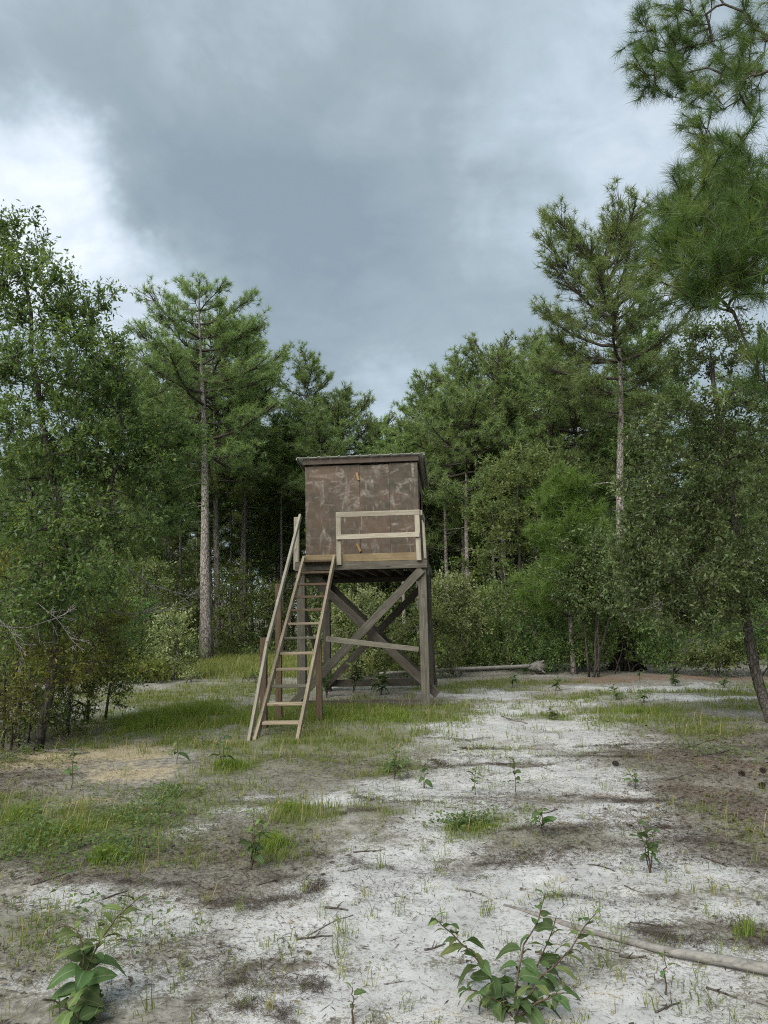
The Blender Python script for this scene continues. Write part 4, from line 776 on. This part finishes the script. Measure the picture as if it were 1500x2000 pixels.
# low undergrowth along the forest floor
def undergrowth():
    rng = np.random.default_rng(12); mb = MB(); n = 8200; y = 20.5 + 36 * rng.uniform(0, 1, n) ** 1.5; x = rng.uniform(-.62, .62, n) * y
    ok = ~((y < 30) & (x > -9) & (x < .2)) & ~((y < 20.6) & (x > 0)) & (fbm(x * .5, y * .5, 70) > .36); x, y = x[ok], y[ok]; n = len(x)
    p = np.stack([x, y, gz(x, y) + .1], 1); h = rng.uniform(.15, .9, n)
    for k in range(9):
        a = unit(rng.normal(size=(n, 3)) * [1, 1, .5] + [0, 0, .8]); q = p + a * (h * rng.uniform(.3, 1, n))[:, None]; d = unit(a + rng.normal(size=(n, 3)) * .7); nr = unit(rng.normal(size=(n, 3)) * .7 + [0, 0, 1]); nr = unit(nr - d * np.sum(nr * d, 1, keepdims=True))
        leaves(mb, q, d, nr, .16 * rng.uniform(.6, 1.2, n), .07, np.clip(rng.normal(.45, .2, n), 0, 1))
    tag(link('undergrowth', mb.mesh('undergrowth', ['bush_leaf'])), 'low leafy undergrowth covering the forest floor', 'undergrowth', kind='stuff')
undergrowth()

# ------------------------------------------------------------------ fallen wood, stump, cones
def world_tube(name, label, cat, pts, rad, mat, k=9, group=None, jit=.06, seed=0, parent=None, base=None):
    rng = np.random.default_rng(seed); pts = np.array(pts, float); b = pts[0].copy() if base is None else base; mb = MB(); tube(mb, pts - b, rad, k, 0, True, jit, rng); o = link(name, mb.mesh(name, [mat], True), parent)
    if parent is None: o.location = b; tag(o, label, cat, group)
    return o
la, lb_ = G(742, 1330), G(1040, 1316); lr = empty('fallen_log', (la[0], la[1], 0)); tag(lr, 'long pale fallen log lying behind the stand, root end at the right', 'log')
n = 14; t_ = np.linspace(0, 1, n)[:, None]; pts = la + (lb_ - la) * t_; pts[:, 2] = .17 + .04 * t_[:, 0] + np.sin(t_[:, 0] * 5) * .012
world_tube('trunk', '', '', pts, np.linspace(.034, .046, n), 'silver_wood', 10, parent=lr, base=np.array([la[0], la[1], 0]), jit=.04)
rng = np.random.default_rng(6); mb = MB(); c = lb_ - [la[0], la[1], 0]
tube(mb, np.array([c + [-.12, 0, .15], c + [.02, 0, .17], c + [.14, .02, .17], c + [.30, .03, .16]]), [.05, .10, .14, .12], 10, 0, True, .2, rng)
for i in range(9):
    a = rng.uniform(0, 6.3); d = np.array([.25 * rng.uniform(-.2, 1), .25 * math.cos(a), .22 * math.sin(a)]); tube(mb, curve(c + [.12, 0, .16], c + [.12, 0, .16] + d * .8, rng, 4, .15), np.linspace(.05, .02, 4), 5, 0, True, .1, rng)
link('root_end', mb.mesh('root_end', ['dead_wood']), lr)
world_tube('dead_bough', 'smooth grey dead bough half sunk in white sand behind the large-leaved sapling', 'branch', [G(985, 1770) + [0, 0, .005], G(1050, 1792) + [0, 0, .012], G(1110, 1812) + [0, 0, .010], G(1180, 1832) + [0, 0, .014], G(1300, 1868) + [0, 0, .024], G(1420, 1892) + [0, 0, .03], G(1510, 1910) + [0, 0, .03], G(1620, 1930) + [0, 0, .03]], np.array([.007, .012, .016, .013, .019, .023, .024, .024]), 'silver_wood', 10, jit=.08)
# charred stump at the forest edge
sb_ = G(1225, 1308); so = empty('stump', (sb_[0], sb_[1], gh(sb_[0], sb_[1]))); tag(so, 'dark charred fibrous stump on red-brown pine straw at the forest edge', 'stump')
mb = MB(); rng = np.random.default_rng(4)
tube(mb, [(0, 0, -.1), (0, 0, .15), (.02, 0, .5), (.03, 0, .9), (.03, 0, 1.15)], [.42, .30, .24, .21, .10], 14, 0, True, .16, rng)
for i in range(16):
    a = i * .4 + rng.uniform(-.1, .1); d = np.array([math.cos(a), math.sin(a), 0]); tube(mb, [d * .22 + [0, 0, .5], d * .33 + [0, 0, .22], d * .5 + [0, 0, -.04]], [.03, .05, .03], 5, 0, True, .1, rng)
link('trunk', mb.mesh('stump', ['char']), so)
def cone_mesh():
    mb = MB(); tube(mb, [(-.05, 0, 0), (-.02, 0, 0), (.02, 0, 0), (.06, 0, 0)], [.012, .022, .02, .006], 6, 0)
    for i in range(70):
        t = i / 70; a = i * 2.4; r = .030 * math.sin(math.pi * (.15 + .8 * t)) + .008; x = -.05 + .11 * t; d = np.array([.35, math.cos(a), math.sin(a)]); d /= np.linalg.norm(d); p = np.array([x, 0, 0]); s = np.cross(d, [1, 0, 0]); s /= np.linalg.norm(s)
        e_ = p + d * (r + .012); mb.add([p, e_ - s * .010, e_ + d * .004, e_ + s * .010, e_ - d * .004 + np.array([-.004, 0, 0])], [(0, 1, 2), (0, 2, 3), (0, 4, 1), (0, 3, 4)])
    return mb.mesh('pine_cone', ['cone_brown'])
cm = cone_mesh()
for i, (px, py) in enumerate([(1448, 1521), (1492, 1513), (1490, 1546), (1202, 1507)]):
    p = G(px, py); o = link('pine_cone', cm); o.location = (p[0], p[1], gh(p[0], p[1]) + .028); o.rotation_euler = (i * .7, .1, i * 1.9); o.scale = (.55, .55, .55); tag(o, 'brown open pine cone lying on the dark litter under the curved oak', 'pine cone', 'pine cones fallen under the oak')

# ------------------------------------------------------------------ saplings with leaves of their own
def leaf_mesh(name, seed, w=.46, mat='sapling_leaf'):
    rng = np.random.default_rng(seed); n = 7; mb = MB(); V = []; droop = rng.uniform(.1, .75); tw = rng.uniform(-.8, .8); wav = rng.uniform(0, 6)
    for i in range(n):
        t = i / (n - 1); x = t * (1 - .12 * droop * t); z = .05 * math.sin(t * 3) - droop * t * t; hw = w * .5 * (math.sin(math.pi * min(1, t ** .8 * .97 + .03)) ** .75 if 0 < t < 1 else .03); hw *= rng.uniform(.82, 1.1); f = .28 * hw + .03 * math.sin(t * 9 + wav)
        c, s = math.cos(tw * t), math.sin(tw * t)
        for yy, zz in ((-hw, f), (0, 0), (hw, f + .015 * math.sin(t * 11))): V.append((x, yy * c - zz * s, z + yy * s + zz * c))
    T = []
    for i in range(n - 1):
        for j in (0, 1): a = i * 3 + j; T += [(a, a + 3, a + 4), (a, a + 4, a + 1)]
    mb.add(V, T, rng.uniform(0, 1)); return mb.mesh(name, [mat], True)
LEAF = [leaf_mesh('leaf', 900 + i, .58 + .07 * (i % 3)) for i in range(12)]; LEAFY = [leaf_mesh('young_leaf', 950 + i, .36, 'fresh_leaf') for i in range(3)]; LEAFR = leaf_mesh('red_leaf', 960, .36, 'litter')
def orient(o, p, d, up, s):
    x = Vector(d).normalized(); y = Vector(up).cross(x)
    if y.length < 1e-3: y = Vector((0, 1, 0))
    y.normalize(); z = x.cross(y); o.matrix_local = Matrix(((x[0] * s, y[0] * s, z[0] * s, p[0]), (x[1] * s, y[1] * s, z[1] * s, p[1]), (x[2] * s, y[2] * s, z[2] * s, p[2]), (0, 0, 0, 1)))
def sapling(label, base, stems, nleaf, ll, seed, name='sapling', fresh=.25, r=.005, t0=.18, red=0, group=None, droop=.25):
    rng = np.random.default_rng(seed); base = np.array([base[0], base[1], gh(base[0], base[1])]); root = empty(name, base); tag(root, label, 'plant', group)
    for st, nl in zip(stems, nleaf):
        st = np.array(st, float) - base; st[0] = st[0] * [1, 1, 0] - [0, 0, .01]; s = np.concatenate([[0], np.cumsum(np.linalg.norm(np.diff(st, axis=0), axis=1))]); q = np.linspace(0, s[-1], 12); pts = np.stack([np.interp(q, s, st[:, i]) for i in range(3)], 1)
        pts[1:-1] = (pts[:-2] + 2 * pts[1:-1] + pts[2:]) / 4 + rng.normal(0, .003, (10, 3))
        mb = MB(); tube(mb, pts, np.linspace(r, r * .35, 12), 5, 0); link('stem', mb.mesh('stem', ['stem']), root); az = rng.uniform(0, 6.3)
        for i in range(nl):
            u = t0 + (1 - t0) * (i + .6) / nl; u = min(1, u); az += 2.3 + rng.uniform(-.5, .5); p = np.array([np.interp(u * s[-1], q, pts[:, j]) for j in range(3)]); tg_ = unit(np.array([np.interp(min(s[-1], u * s[-1] + .02), q, pts[:, j]) for j in range(3)]) - np.array([np.interp(u * s[-1] - .02, q, pts[:, j]) for j in range(3)]))
            d = unit(np.array([math.cos(az), math.sin(az), 0]) + tg_ * (.25 + .6 * u) + [0, 0, -droop + .3 * u + rng.normal(0, .22)])
            size = ll * rng.uniform(.55, 1.2) * (1.0 - .45 * max(0, u - .75) / .25); y_ = rng.uniform() < fresh * (u > .55) * 2
            o = link('leaf', LEAFR if (red and i >= nl - red) else LEAFY[rng.integers(3)] if y_ else LEAF[rng.integers(12)], root); orient(o, p + d * .006, d, unit(np.array([rng.normal(0, .3), rng.normal(0, .3), 1.0])), size)
    return root
def at(x, y, Yd): return P(820 + x * .26667, 1720 + y * .26667, Yd)
bb = G(820 + 690 * .26667, 1720 + 1010 * .26667)
sapling('large-leaved sapling with three spreading stems, closest on the white sand', bb,
    [[bb, at(610, 820, 3.33), at(480, 640, 3.36), at(340, 490, 3.38), at(240, 390, 3.4), at(110, 270, 3.4)], [bb, at(705, 760, 3.42), at(740, 560, 3.48), at(790, 410, 3.52), at(860, 310, 3.55), at(920, 90, 3.6)], [bb, at(800, 830, 3.38), at(930, 660, 3.42), at(1100, 530, 3.46), at(1190, 360, 3.5), at(1290, 240, 3.5)], [bb, at(620, 900, 3.25), at(480, 840, 3.2), at(330, 790, 3.18)], [bb, at(800, 930, 3.22), at(900, 870, 3.2), at(1060, 820, 3.2)], [bb, at(720, 930, 3.2), at(700, 830, 3.2)], [bb, at(800, 760, 3.5), at(960, 400, 3.6), at(1000, 260, 3.62)]],
    [24, 22, 24, 13, 13, 9, 13], .097, 501, r=.006, t0=.22, droop=.45)
b2 = G(150, 2030)
sapling('tall pale green sapling with a reddish tip, lower corner of the clearing', b2, [[b2, P(150, 1960, 3.25), P(165, 1900, 3.3), P(195, 1830, 3.35), P(240, 1780, 3.38), P(275, 1750, 3.4)], [P(160, 1920, 3.3), P(165, 1850, 3.3), P(150, 1815, 3.32), P(120, 1805, 3.34)], [b2, P(150, 1980, 3.15), P(120, 1965, 3.1)]], [30, 15, 14], .125, 502, fresh=.9, r=.006, t0=.05, red=2, droop=.4)
def up_stems(px, py, hpx, n, seed, spread=.3):
    rng = np.random.default_rng(seed); b = G(px, py); h = hpx * b[1] / FPX; st = []
    for i in range(n):
        a = rng.uniform(0, 6.3); d = np.array([math.cos(a), math.sin(a), 0]) * spread * h * (n > 1 or .3) * rng.uniform(.5, 1.1); hh = h * rng.uniform(.7, 1) if i else h; st.append([b, b + d * .4 + [0, 0, hh * .5], b + d + [0, 0, hh]])
    return b, st
for i, (px, py, hp, ns, nl, ll, lab) in enumerate([
 (490, 1705, 110, 3, 8, .10, 'bushy dark green sapling at the edge of the brown litter before the stair'), (435, 1508, 70, 2, 7, .10, 'sapling with drooping leaves beside the tan sand, nearest to the stair foot'),
 (395, 1478, 45, 1, 5, .10, 'small drooping seedling between two saplings on the tan sand'), (345, 1500, 60, 1, 9, .12, 'thin sapling with long drooping leaves on the tan sand'), (140, 1548, 85, 1, 9, .10, 'upright pale-leaved sapling on tan sand right of the leaning oak trunk'),
 (828, 1538, 40, 1, 9, .075, 'small drooping sapling, first of the row of three crossing the white sand track'), (928, 1552, 48, 1, 10, .075, 'middle sapling of the row of three crossing the white sand track'), (1008, 1555, 75, 1, 12, .085, 'tallest sapling of the row of three crossing the white sand track'),
 (1243, 1547, 35, 2, 4, .085, 'low few-leaved seedling on white sand beside the brown litter patch'), (1062, 1640, 60, 2, 5, .10, 'thin sapling on the brown needle patch in the middle of the track'), (1270, 1702, 95, 4, 6, .085, 'spreading many-stemmed sapling on the white sand beyond the grey dead bough'),
 (690, 1995, 60, 1, 4, .05, 'tiny brown-stemmed seedling on bare white sand left of the large-leaved sapling'), (1302, 1938, 70, 1, 5, .045, 'tiny wiry seedling on white sand in front of the grey dead bough'), (690, 1356, 75, 4, 12, .17, 'leafy sapling growing under the stand between the skids'), (745, 1360, 50, 4, 10, .17, 'low leafy sapling under the crossed braces of the stand'), (638, 1362, 70, 4, 12, .16, 'dark leafy sapling under the stand close to the stair'),
 (1205, 1368, 26, 2, 7, .12, 'small leafy plant on the far strip of white sand and grass'), (1258, 1372, 24, 2, 7, .12, 'narrow-leaved plant right of another on the far strip of white sand'), (1320, 1342, 24, 3, 8, .13, 'bushy green plant on the red-brown pine straw'), (1250, 1335, 26, 1, 7, .12, 'upright plant on the pine straw in front of the charred stump'), (1415, 1345, 22, 3, 7, .12, 'low plant on the pine straw left of the curved oak trunk'),
 (1080, 1405, 22, 3, 8, .09, 'dark low plant on the grassy hump in the sand track'), (770, 1520, 50, 4, 7, .08, 'brownish low weed at the edge of the grass left of the sand track'), (1085, 1348, 26, 3, 7, .12, 'green weed in front of the root end of the fallen log'), (1000, 1340, 24, 3, 7, .12, 'green weed leaning on the fallen log')]):
    b, st = up_stems(px, py, hp, ns, 600 + i); sapling(lab, b, st, [nl] * ns, ll, 700 + i, fresh=.25, r=.0045 if b[1] < 10 else .007, t0=.3, droop=.35)

# ------------------------------------------------------------------ grass, litter, twigs
def grassy():
    rng = np.random.default_rng(31)
    def scatter(n, y0, y1, key, thr, xs=.62, extra=None):
        y = y0 + (y1 - y0) * rng.uniform(0, 1, n) ** .8; x = rng.uniform(-xs, xs, n) * (y + .6); c = cover(x, y)
        w = c[key]; ok = rng.uniform(0, 1, n) < np.clip((w - thr) / (1 - thr) * 1.6, 0, 1) * np.clip((fbm(x * 5, y * 5, 123, 3) - .40) * 7, .06, 1); return x[ok], y[ok], w[ok]
    def blades(mb, x, y, h, w, rn, lean=.45, per=1):
        n = len(x); p = np.stack([x, y, gz(x, y) - .004], 1); a = rng.uniform(0, 6.3, n); dz = np.stack([np.cos(a), np.sin(a), np.zeros(n)], 1); ln = lean * rng.uniform(.2, 1.3, n)[:, None]
        s = np.stack([-np.sin(a + .7), np.cos(a + .7), np.zeros(n)], 1) * (w * .5)[:, None]; h = h[:, None]; m = p + dz * h * ln * .35 + [0, 0, 1] * h * .58; t = p + dz * h * ln + [0, 0, 1] * h * np.clip(1.05 - ln * .35, .5, 1)
        V = np.stack([p - s, p + s, m + s * .8, m - s * .8, t], 1).reshape(-1, 3); b = np.arange(n)[:, None] * 5; T = np.concatenate([b + [0, 1, 2], b + [0, 2, 3], b + [3, 2, 4]], 1).reshape(-1, 3); mb.add(V, T, np.repeat(rn, 5))
    mb = MB()
    x, y, w = scatter(150000, 3.2, 10, 'grass', .20); n = len(x); blades(mb, x, y, rng.uniform(.02, .09, n), rng.uniform(.003, .006, n), np.clip(rng.normal(.45, .22, n), 0, 1))
    x, y, w = scatter(260000, 9.5, 21, 'grass', .22, .56); n = len(x); blades(mb, x, y, rng.uniform(.025, .10, n), rng.uniform(.005, .010, n), np.clip(rng.normal(.42, .2, n), 0, 1))
    y = rng.uniform(20, 32, 30000); x = rng.uniform(-10, 1, 30000); n = len(x); blades(mb, x, y, rng.uniform(.08, .28, n), rng.uniform(.012, .022, n), np.clip(rng.normal(.6, .2, n), 0, 1))
    x, y, w = scatter(14000, 3.4, 20, 'grass', .25, .55); n = len(x); blades(mb, x, y, rng.uniform(.08, .28, n), rng.uniform(.002, .004, n) * (1 + y / 12), np.clip(rng.normal(.95, .12, n), 0, 1), .5)
    tag(link('grass', mb.mesh('grass', ['grass'])), 'sparse short grass spread over the clearing', 'grass', kind='stuff')
    mb = MB()                                            # taller lush patches round the stand
    for px, py, rx, ry, cnt, hh in ((330, 1405, 130, 26, 9000, .15), (480, 1405, 60, 30, 3500, .13), (650, 1400, 170, 18, 8000, .12), (790, 1405, 70, 14, 3000, .14), (540, 1660, 45, 25, 1500, .10), (560, 1590, 50, 18, 1500, .09), (130, 1640, 150, 30, 1800, .09), (930, 1622, 50, 9, 1800, .05), (390, 1395, 60, 18, 2500, .22), (300, 1420, 60, 14, 2500, .18), (700, 1385, 120, 8, 2500, .14), (450, 1500, 50, 14, 1200, .12), (1250, 1392, 80, 8, 2500, .11), (40, 1600, 40, 20, 1200, .14), (200, 1690, 60, 14, 900, .14), (1480, 1340, 60, 5, 900, .2), (1460, 1830, 40, 12, 90, .13), (1080, 1750, 50, 14, 80, .07)):
        c = G(px, py); ryw = abs(G(px, py - 2)[1] - c[1]) / 2 * ry; r = np.abs(rng.normal(0, .75, cnt)); a = rng.uniform(0, 6.3, cnt); x = c[0] + r * np.cos(a) * rx * c[1] / FPX; y = c[1] + r * np.sin(a) * ryw; ok = fbm(x * 3, y * 3, 88) > .40 + .1 * rng.uniform(-1, 1, cnt); x, y, r = x[ok], y[ok], r[ok]; n = len(x); hh = hh * np.exp(-.5 * r * r) * (.55 + .9 * fbm(x * 2, y * 2, 61))
        blades(mb, x, y, hh * rng.uniform(.35, 1.15, n), rng.uniform(.004, .008, n) * (1 if c[1] > 7 else .7), np.clip(rng.normal(.45, .22, n), 0, 1), .6)
    tag(link('grass', mb.mesh('tall_grass', ['lush_grass'])), 'taller fresh green grass in clumps round the stand', 'grass', kind='stuff')
    mb = MB()                                            # isolated wiry tufts on the sand
    n = 900; y = 3.1 + 10 * rng.uniform(0, 1, n) ** 1.3; x = rng.uniform(-.5, .55, n) * (y + .6)
    k = 11; xx = np.repeat(x, k) + rng.normal(0, .02, n * k); yy = np.repeat(y, k) + rng.normal(0, .02, n * k); hs_ = np.repeat(.03 + .13 * rng.uniform(0, 1, n) ** 2, k); blades(mb, xx, yy, hs_ * rng.uniform(.4, 1.1, n * k), rng.uniform(.002, .0042, n * k), np.clip(np.repeat(rng.uniform(.25, .95, n), k), 0, 1), .9)
    tag(link('grass', mb.mesh('wiry_grass', ['grass'])), 'thin wiry grass tufts scattered on the white sand', 'grass', kind='stuff')
    mb = MB()                                            # creeping leafy weeds at the left
    for px, py, rx, ry, cnt in ((150, 1640, 200, 50, 2400), (250, 1610, 120, 40, 1000), (60, 1620, 90, 60, 900), (230, 1680, 80, 26, 700), (770, 1500, 30, 16, 450), (930, 1622, 80, 12, 900), (330, 1560, 60, 18, 700), (20, 1490, 40, 25, 700), (150, 1830, 160, 50, 350), (1390, 1470, 80, 30, 700)):
        c = G(px, py); ryw = abs(G(px, py - 2)[1] - c[1]) / 2 * ry; x = c[0] + rng.normal(0, .6, cnt) * rx * c[1] / FPX; y = c[1] + rng.normal(0, .6, cnt) * ryw; ok = fbm(x * 4, y * 4, 99) > .46 + .12 * rng.uniform(-1, 1, cnt); x, y = x[ok], y[ok]; n = len(x)
        p = np.stack([x, y, gz(x, y) + rng.uniform(.005, .09, n)], 1); a = rng.uniform(0, 6.3, n); d = unit(np.stack([np.cos(a), np.sin(a), rng.normal(.1, .3, n)], 1)); nr = unit(np.stack([rng.normal(0, .4, n), rng.normal(0, .4, n), np.ones(n)], 1)); nr = unit(nr - d * np.sum(nr * d, 1, keepdims=True))
        leaves(mb, p, d, nr, rng.uniform(.02, .05, n), rng.uniform(.012, .026, n), np.clip(rng.normal(.45, .25, n), 0, 1))
    tag(link('ground_cover_weeds', mb.mesh('weeds', ['oak_leaf'])), 'creeping small-leaved weeds matted over the sand and litter', 'weeds', kind='stuff')
    # litter: needles, crumbs and dead leaves
    mb = MB()
    def flat(x, y, ln, wd, rn, lift=.006):
        n = len(x); p = np.stack([x, y, gz(x, y) + lift * rng.uniform(.3, 1.2, n)], 1); a = rng.uniform(0, 6.3, n); d = np.stack([np.cos(a), np.sin(a), rng.uniform(-.08, .08, n)], 1); nr = unit(np.stack([rng.normal(0, .15, n), rng.normal(0, .15, n), np.ones(n)], 1)); leaves(mb, p, d, nr, ln, wd, rn, 0, .3)
    for n, y1, wide in ((230000, 9, 0), (90000, 17, 1)):
        y = 3.1 + (y1 - 3.1) * rng.uniform(0, 1, n) ** .9; x = rng.uniform(-.52, .58, n) * (y + .5); c = cover(x, y); dens = np.clip(np.maximum.reduce([c['litter'], c['straw'], c['moss'] * .8]) * 1.8 - .1 + (fbm(x * 4, y * 4, 91) - .5) * .6, 0.09, 1); ok = rng.uniform(0, 1, n) < dens
        x, y = x[ok], y[ok]; m = len(x); flat(x, y, rng.uniform(.008, .03, m) + .09 * rng.uniform(0, 1, m) ** 4, rng.uniform(.0012, .0035, m) * (1 + wide), np.clip(rng.beta(2, 3, m), 0, 1))
    for k_, (pl, wd, cnt) in enumerate([([(400, 1775), (520, 1778), (600, 1757), (640, 1738)], .05, 2600), ([(835, 1486), (880, 1497), (1000, 1494)], .05, 1500), ([(890, 1463), (980, 1465)], .035, 700), ([(1040, 1480), (1190, 1486), (1250, 1478)], .05, 1300), ([(1130, 1462), (1230, 1455)], .04, 700), ([(1110, 1558), (1220, 1572), (1300, 1570)], .06, 1400), ([(1000, 1632), (1150, 1625), (1300, 1617)], .06, 2000), ([(1230, 1818), (1330, 1836), (1490, 1850)], .05, 1800), ([(420, 1915), (540, 1920), (630, 1932)], .04, 1300), ([(480, 1955), (520, 1972), (570, 1996)], .04, 900), ([(240, 1735), (340, 1742)], .05, 900), ([(700, 1563), (830, 1571)], .05, 800), ([(930, 1695), (1010, 1675), (1110, 1660)], .07, 1600), ([(860, 1500), (760, 1490)], .04, 600), ([(640, 1600), (760, 1590)], .05, 600), ([(1060, 1745), (1200, 1760), (1330, 1752)], .035, 800), ([(690, 1690), (760, 1705)], .04, 500), ([(830, 1330 + 110), (900, 1452), (960, 1440)], .04, 600), ([(1190, 1650), (1330, 1640), (1450, 1650)], .07, 1500)]):
        cnt = int(cnt * .6); wd = wd * .6; q = np.array([G(*p_)[:2] for p_ in pl]); tt = np.sort(rng.uniform(0, 1, cnt)) * (len(q) - 1); x = np.interp(tt, range(len(q)), q[:, 0]); y = np.interp(tt, range(len(q)), q[:, 1]); ends = np.clip(np.minimum(tt, len(q) - 1 - tt) * 3, .25, 1)
        x = x + .10 * np.sin(tt * 4 + k_) * .4 + rng.normal(0, wd, cnt) * ends; y = y + rng.normal(0, wd * 1.3, cnt) * ends + (fbm(tt * 5, tt * 0 + k_, 77) - .5) * .22; flat(x, y, rng.uniform(.012, .05, cnt) + .07 * rng.uniform(0, 1, cnt) ** 3, rng.uniform(.0016, .0036, cnt) * np.clip(y / 6, .8, 2), np.clip(rng.beta(2, 3, cnt), 0, 1), .012)
    tag(link('needle_litter', mb.mesh('needle_litter', ['litter'])), 'brown pine needles and plant crumbs strewn over the sand', 'litter', kind='stuff')
    mb = MB(); n = 26000; y = 3.1 + 17 * rng.uniform(0, 1, n); x = rng.uniform(-.52, .6, n) * (y + .5); c = cover(x, y); right = np.clip((x - .28 * y) / 1.0, 0, 1) * (y < 14); left = np.clip((-x - .36 * y) / 1.0, 0, 1); ok = rng.uniform(0, 1, n) < np.clip(c['litter'] * .35 + right * .8 * c['litter'] + left * .6, .012, 1)
    x, y = x[ok], y[ok]; m = len(x); flat(x, y, rng.uniform(.03, .065, m), rng.uniform(.014, .03, m), np.clip(rng.beta(2.2, 2.4, m), 0, 1), .014)
    tag(link('leaf_litter', mb.mesh('leaf_litter', ['litter'])), 'small curled dead leaves strewn over the ground', 'litter', kind='stuff')
grassy()
rng = np.random.default_rng(55)
TW = [(40, 1455, 175, 1478, .02), (125, 1473, 160, 1475, .012), (690, 1672, 745, 1670, .006), (665, 1712, 700, 1705, .006), (635, 1788, 680, 1792, .007), (580, 1845, 650, 1838, .006), (600, 1838, 690, 1800, .004), (1045, 1862, 1080, 1868, .006), (1135, 1845, 1210, 1862, .004), (1220, 1730, 1260, 1745, .005), (1370, 1675, 1420, 1690, .008), (830, 1862, 870, 1850, .006), (330, 1672, 375, 1676, .004), (340, 1715, 400, 1745, .005), (1210, 1868, 1262, 1870, .006), (750, 1925, 790, 1918, .004),
      (1330, 1470, 1395, 1450, .008), (1350, 1490, 1440, 1462, .008), (1400, 1440, 1470, 1420, .010), (1300, 1535, 1345, 1520, .006), (1150, 1690, 1200, 1700, .005), (900, 1745, 950, 1752, .005), (500, 1745, 540, 1735, .005), (1230, 1800, 1300, 1812, .005), (880, 1905, 930, 1925, .004), (200, 1770, 250, 1755, .006), (60, 1735, 130, 1715, .006), (420, 1850, 480, 1862, .005), (1380, 1930, 1440, 1950, .006), (1280, 1975, 1330, 1955, .005), (980, 1400, 1030, 1412, .012), (1040, 1600, 1090, 1588, .006)]
TLAB = {0: 'dark crooked stick lying on tan sand at the foot of the leaning oak trunk', 1: 'short dark stick on tan sand right of the leaning oak trunk'}
for i, (x0, y0, x1, y1, r) in enumerate(TW):
    a, b = G(x0, y0), G(x1, y1); pts = curve(a, b, rng, 7, .09); pts[:, 2] = gz(pts[:, 0], pts[:, 1]) + r * .7; mb = MB(); b0 = pts[0].copy(); tube(mb, pts - b0, np.linspace(r, r * .45, 7), 5, 0, True, .1, rng)
    for j in range(2 if r < .012 else 3):
        k = rng.integers(2, 6); d = unit((b - a) + np.cross(b - a, [0, 0, 1.0]) * rng.choice([-1, 1]) * rng.uniform(.5, 1.1)) * np.linalg.norm(b - a) * rng.uniform(.15, .35); d[2] = rng.uniform(0, .03); tube(mb, curve(pts[k] - b0, pts[k] - b0 + d, rng, 4, .1), np.linspace(r * .5, r * .25, 4), 4, 0, True)
    o = link('twig', mb.mesh('twig', ['branch_bark' if i % 3 else 'dead_wood'])); o.location = b0; tag(o, TLAB.get(i, 'thin dry twig lying on the sandy ground'), 'twig', None if i in TLAB else 'dry twigs lying about the clearing')
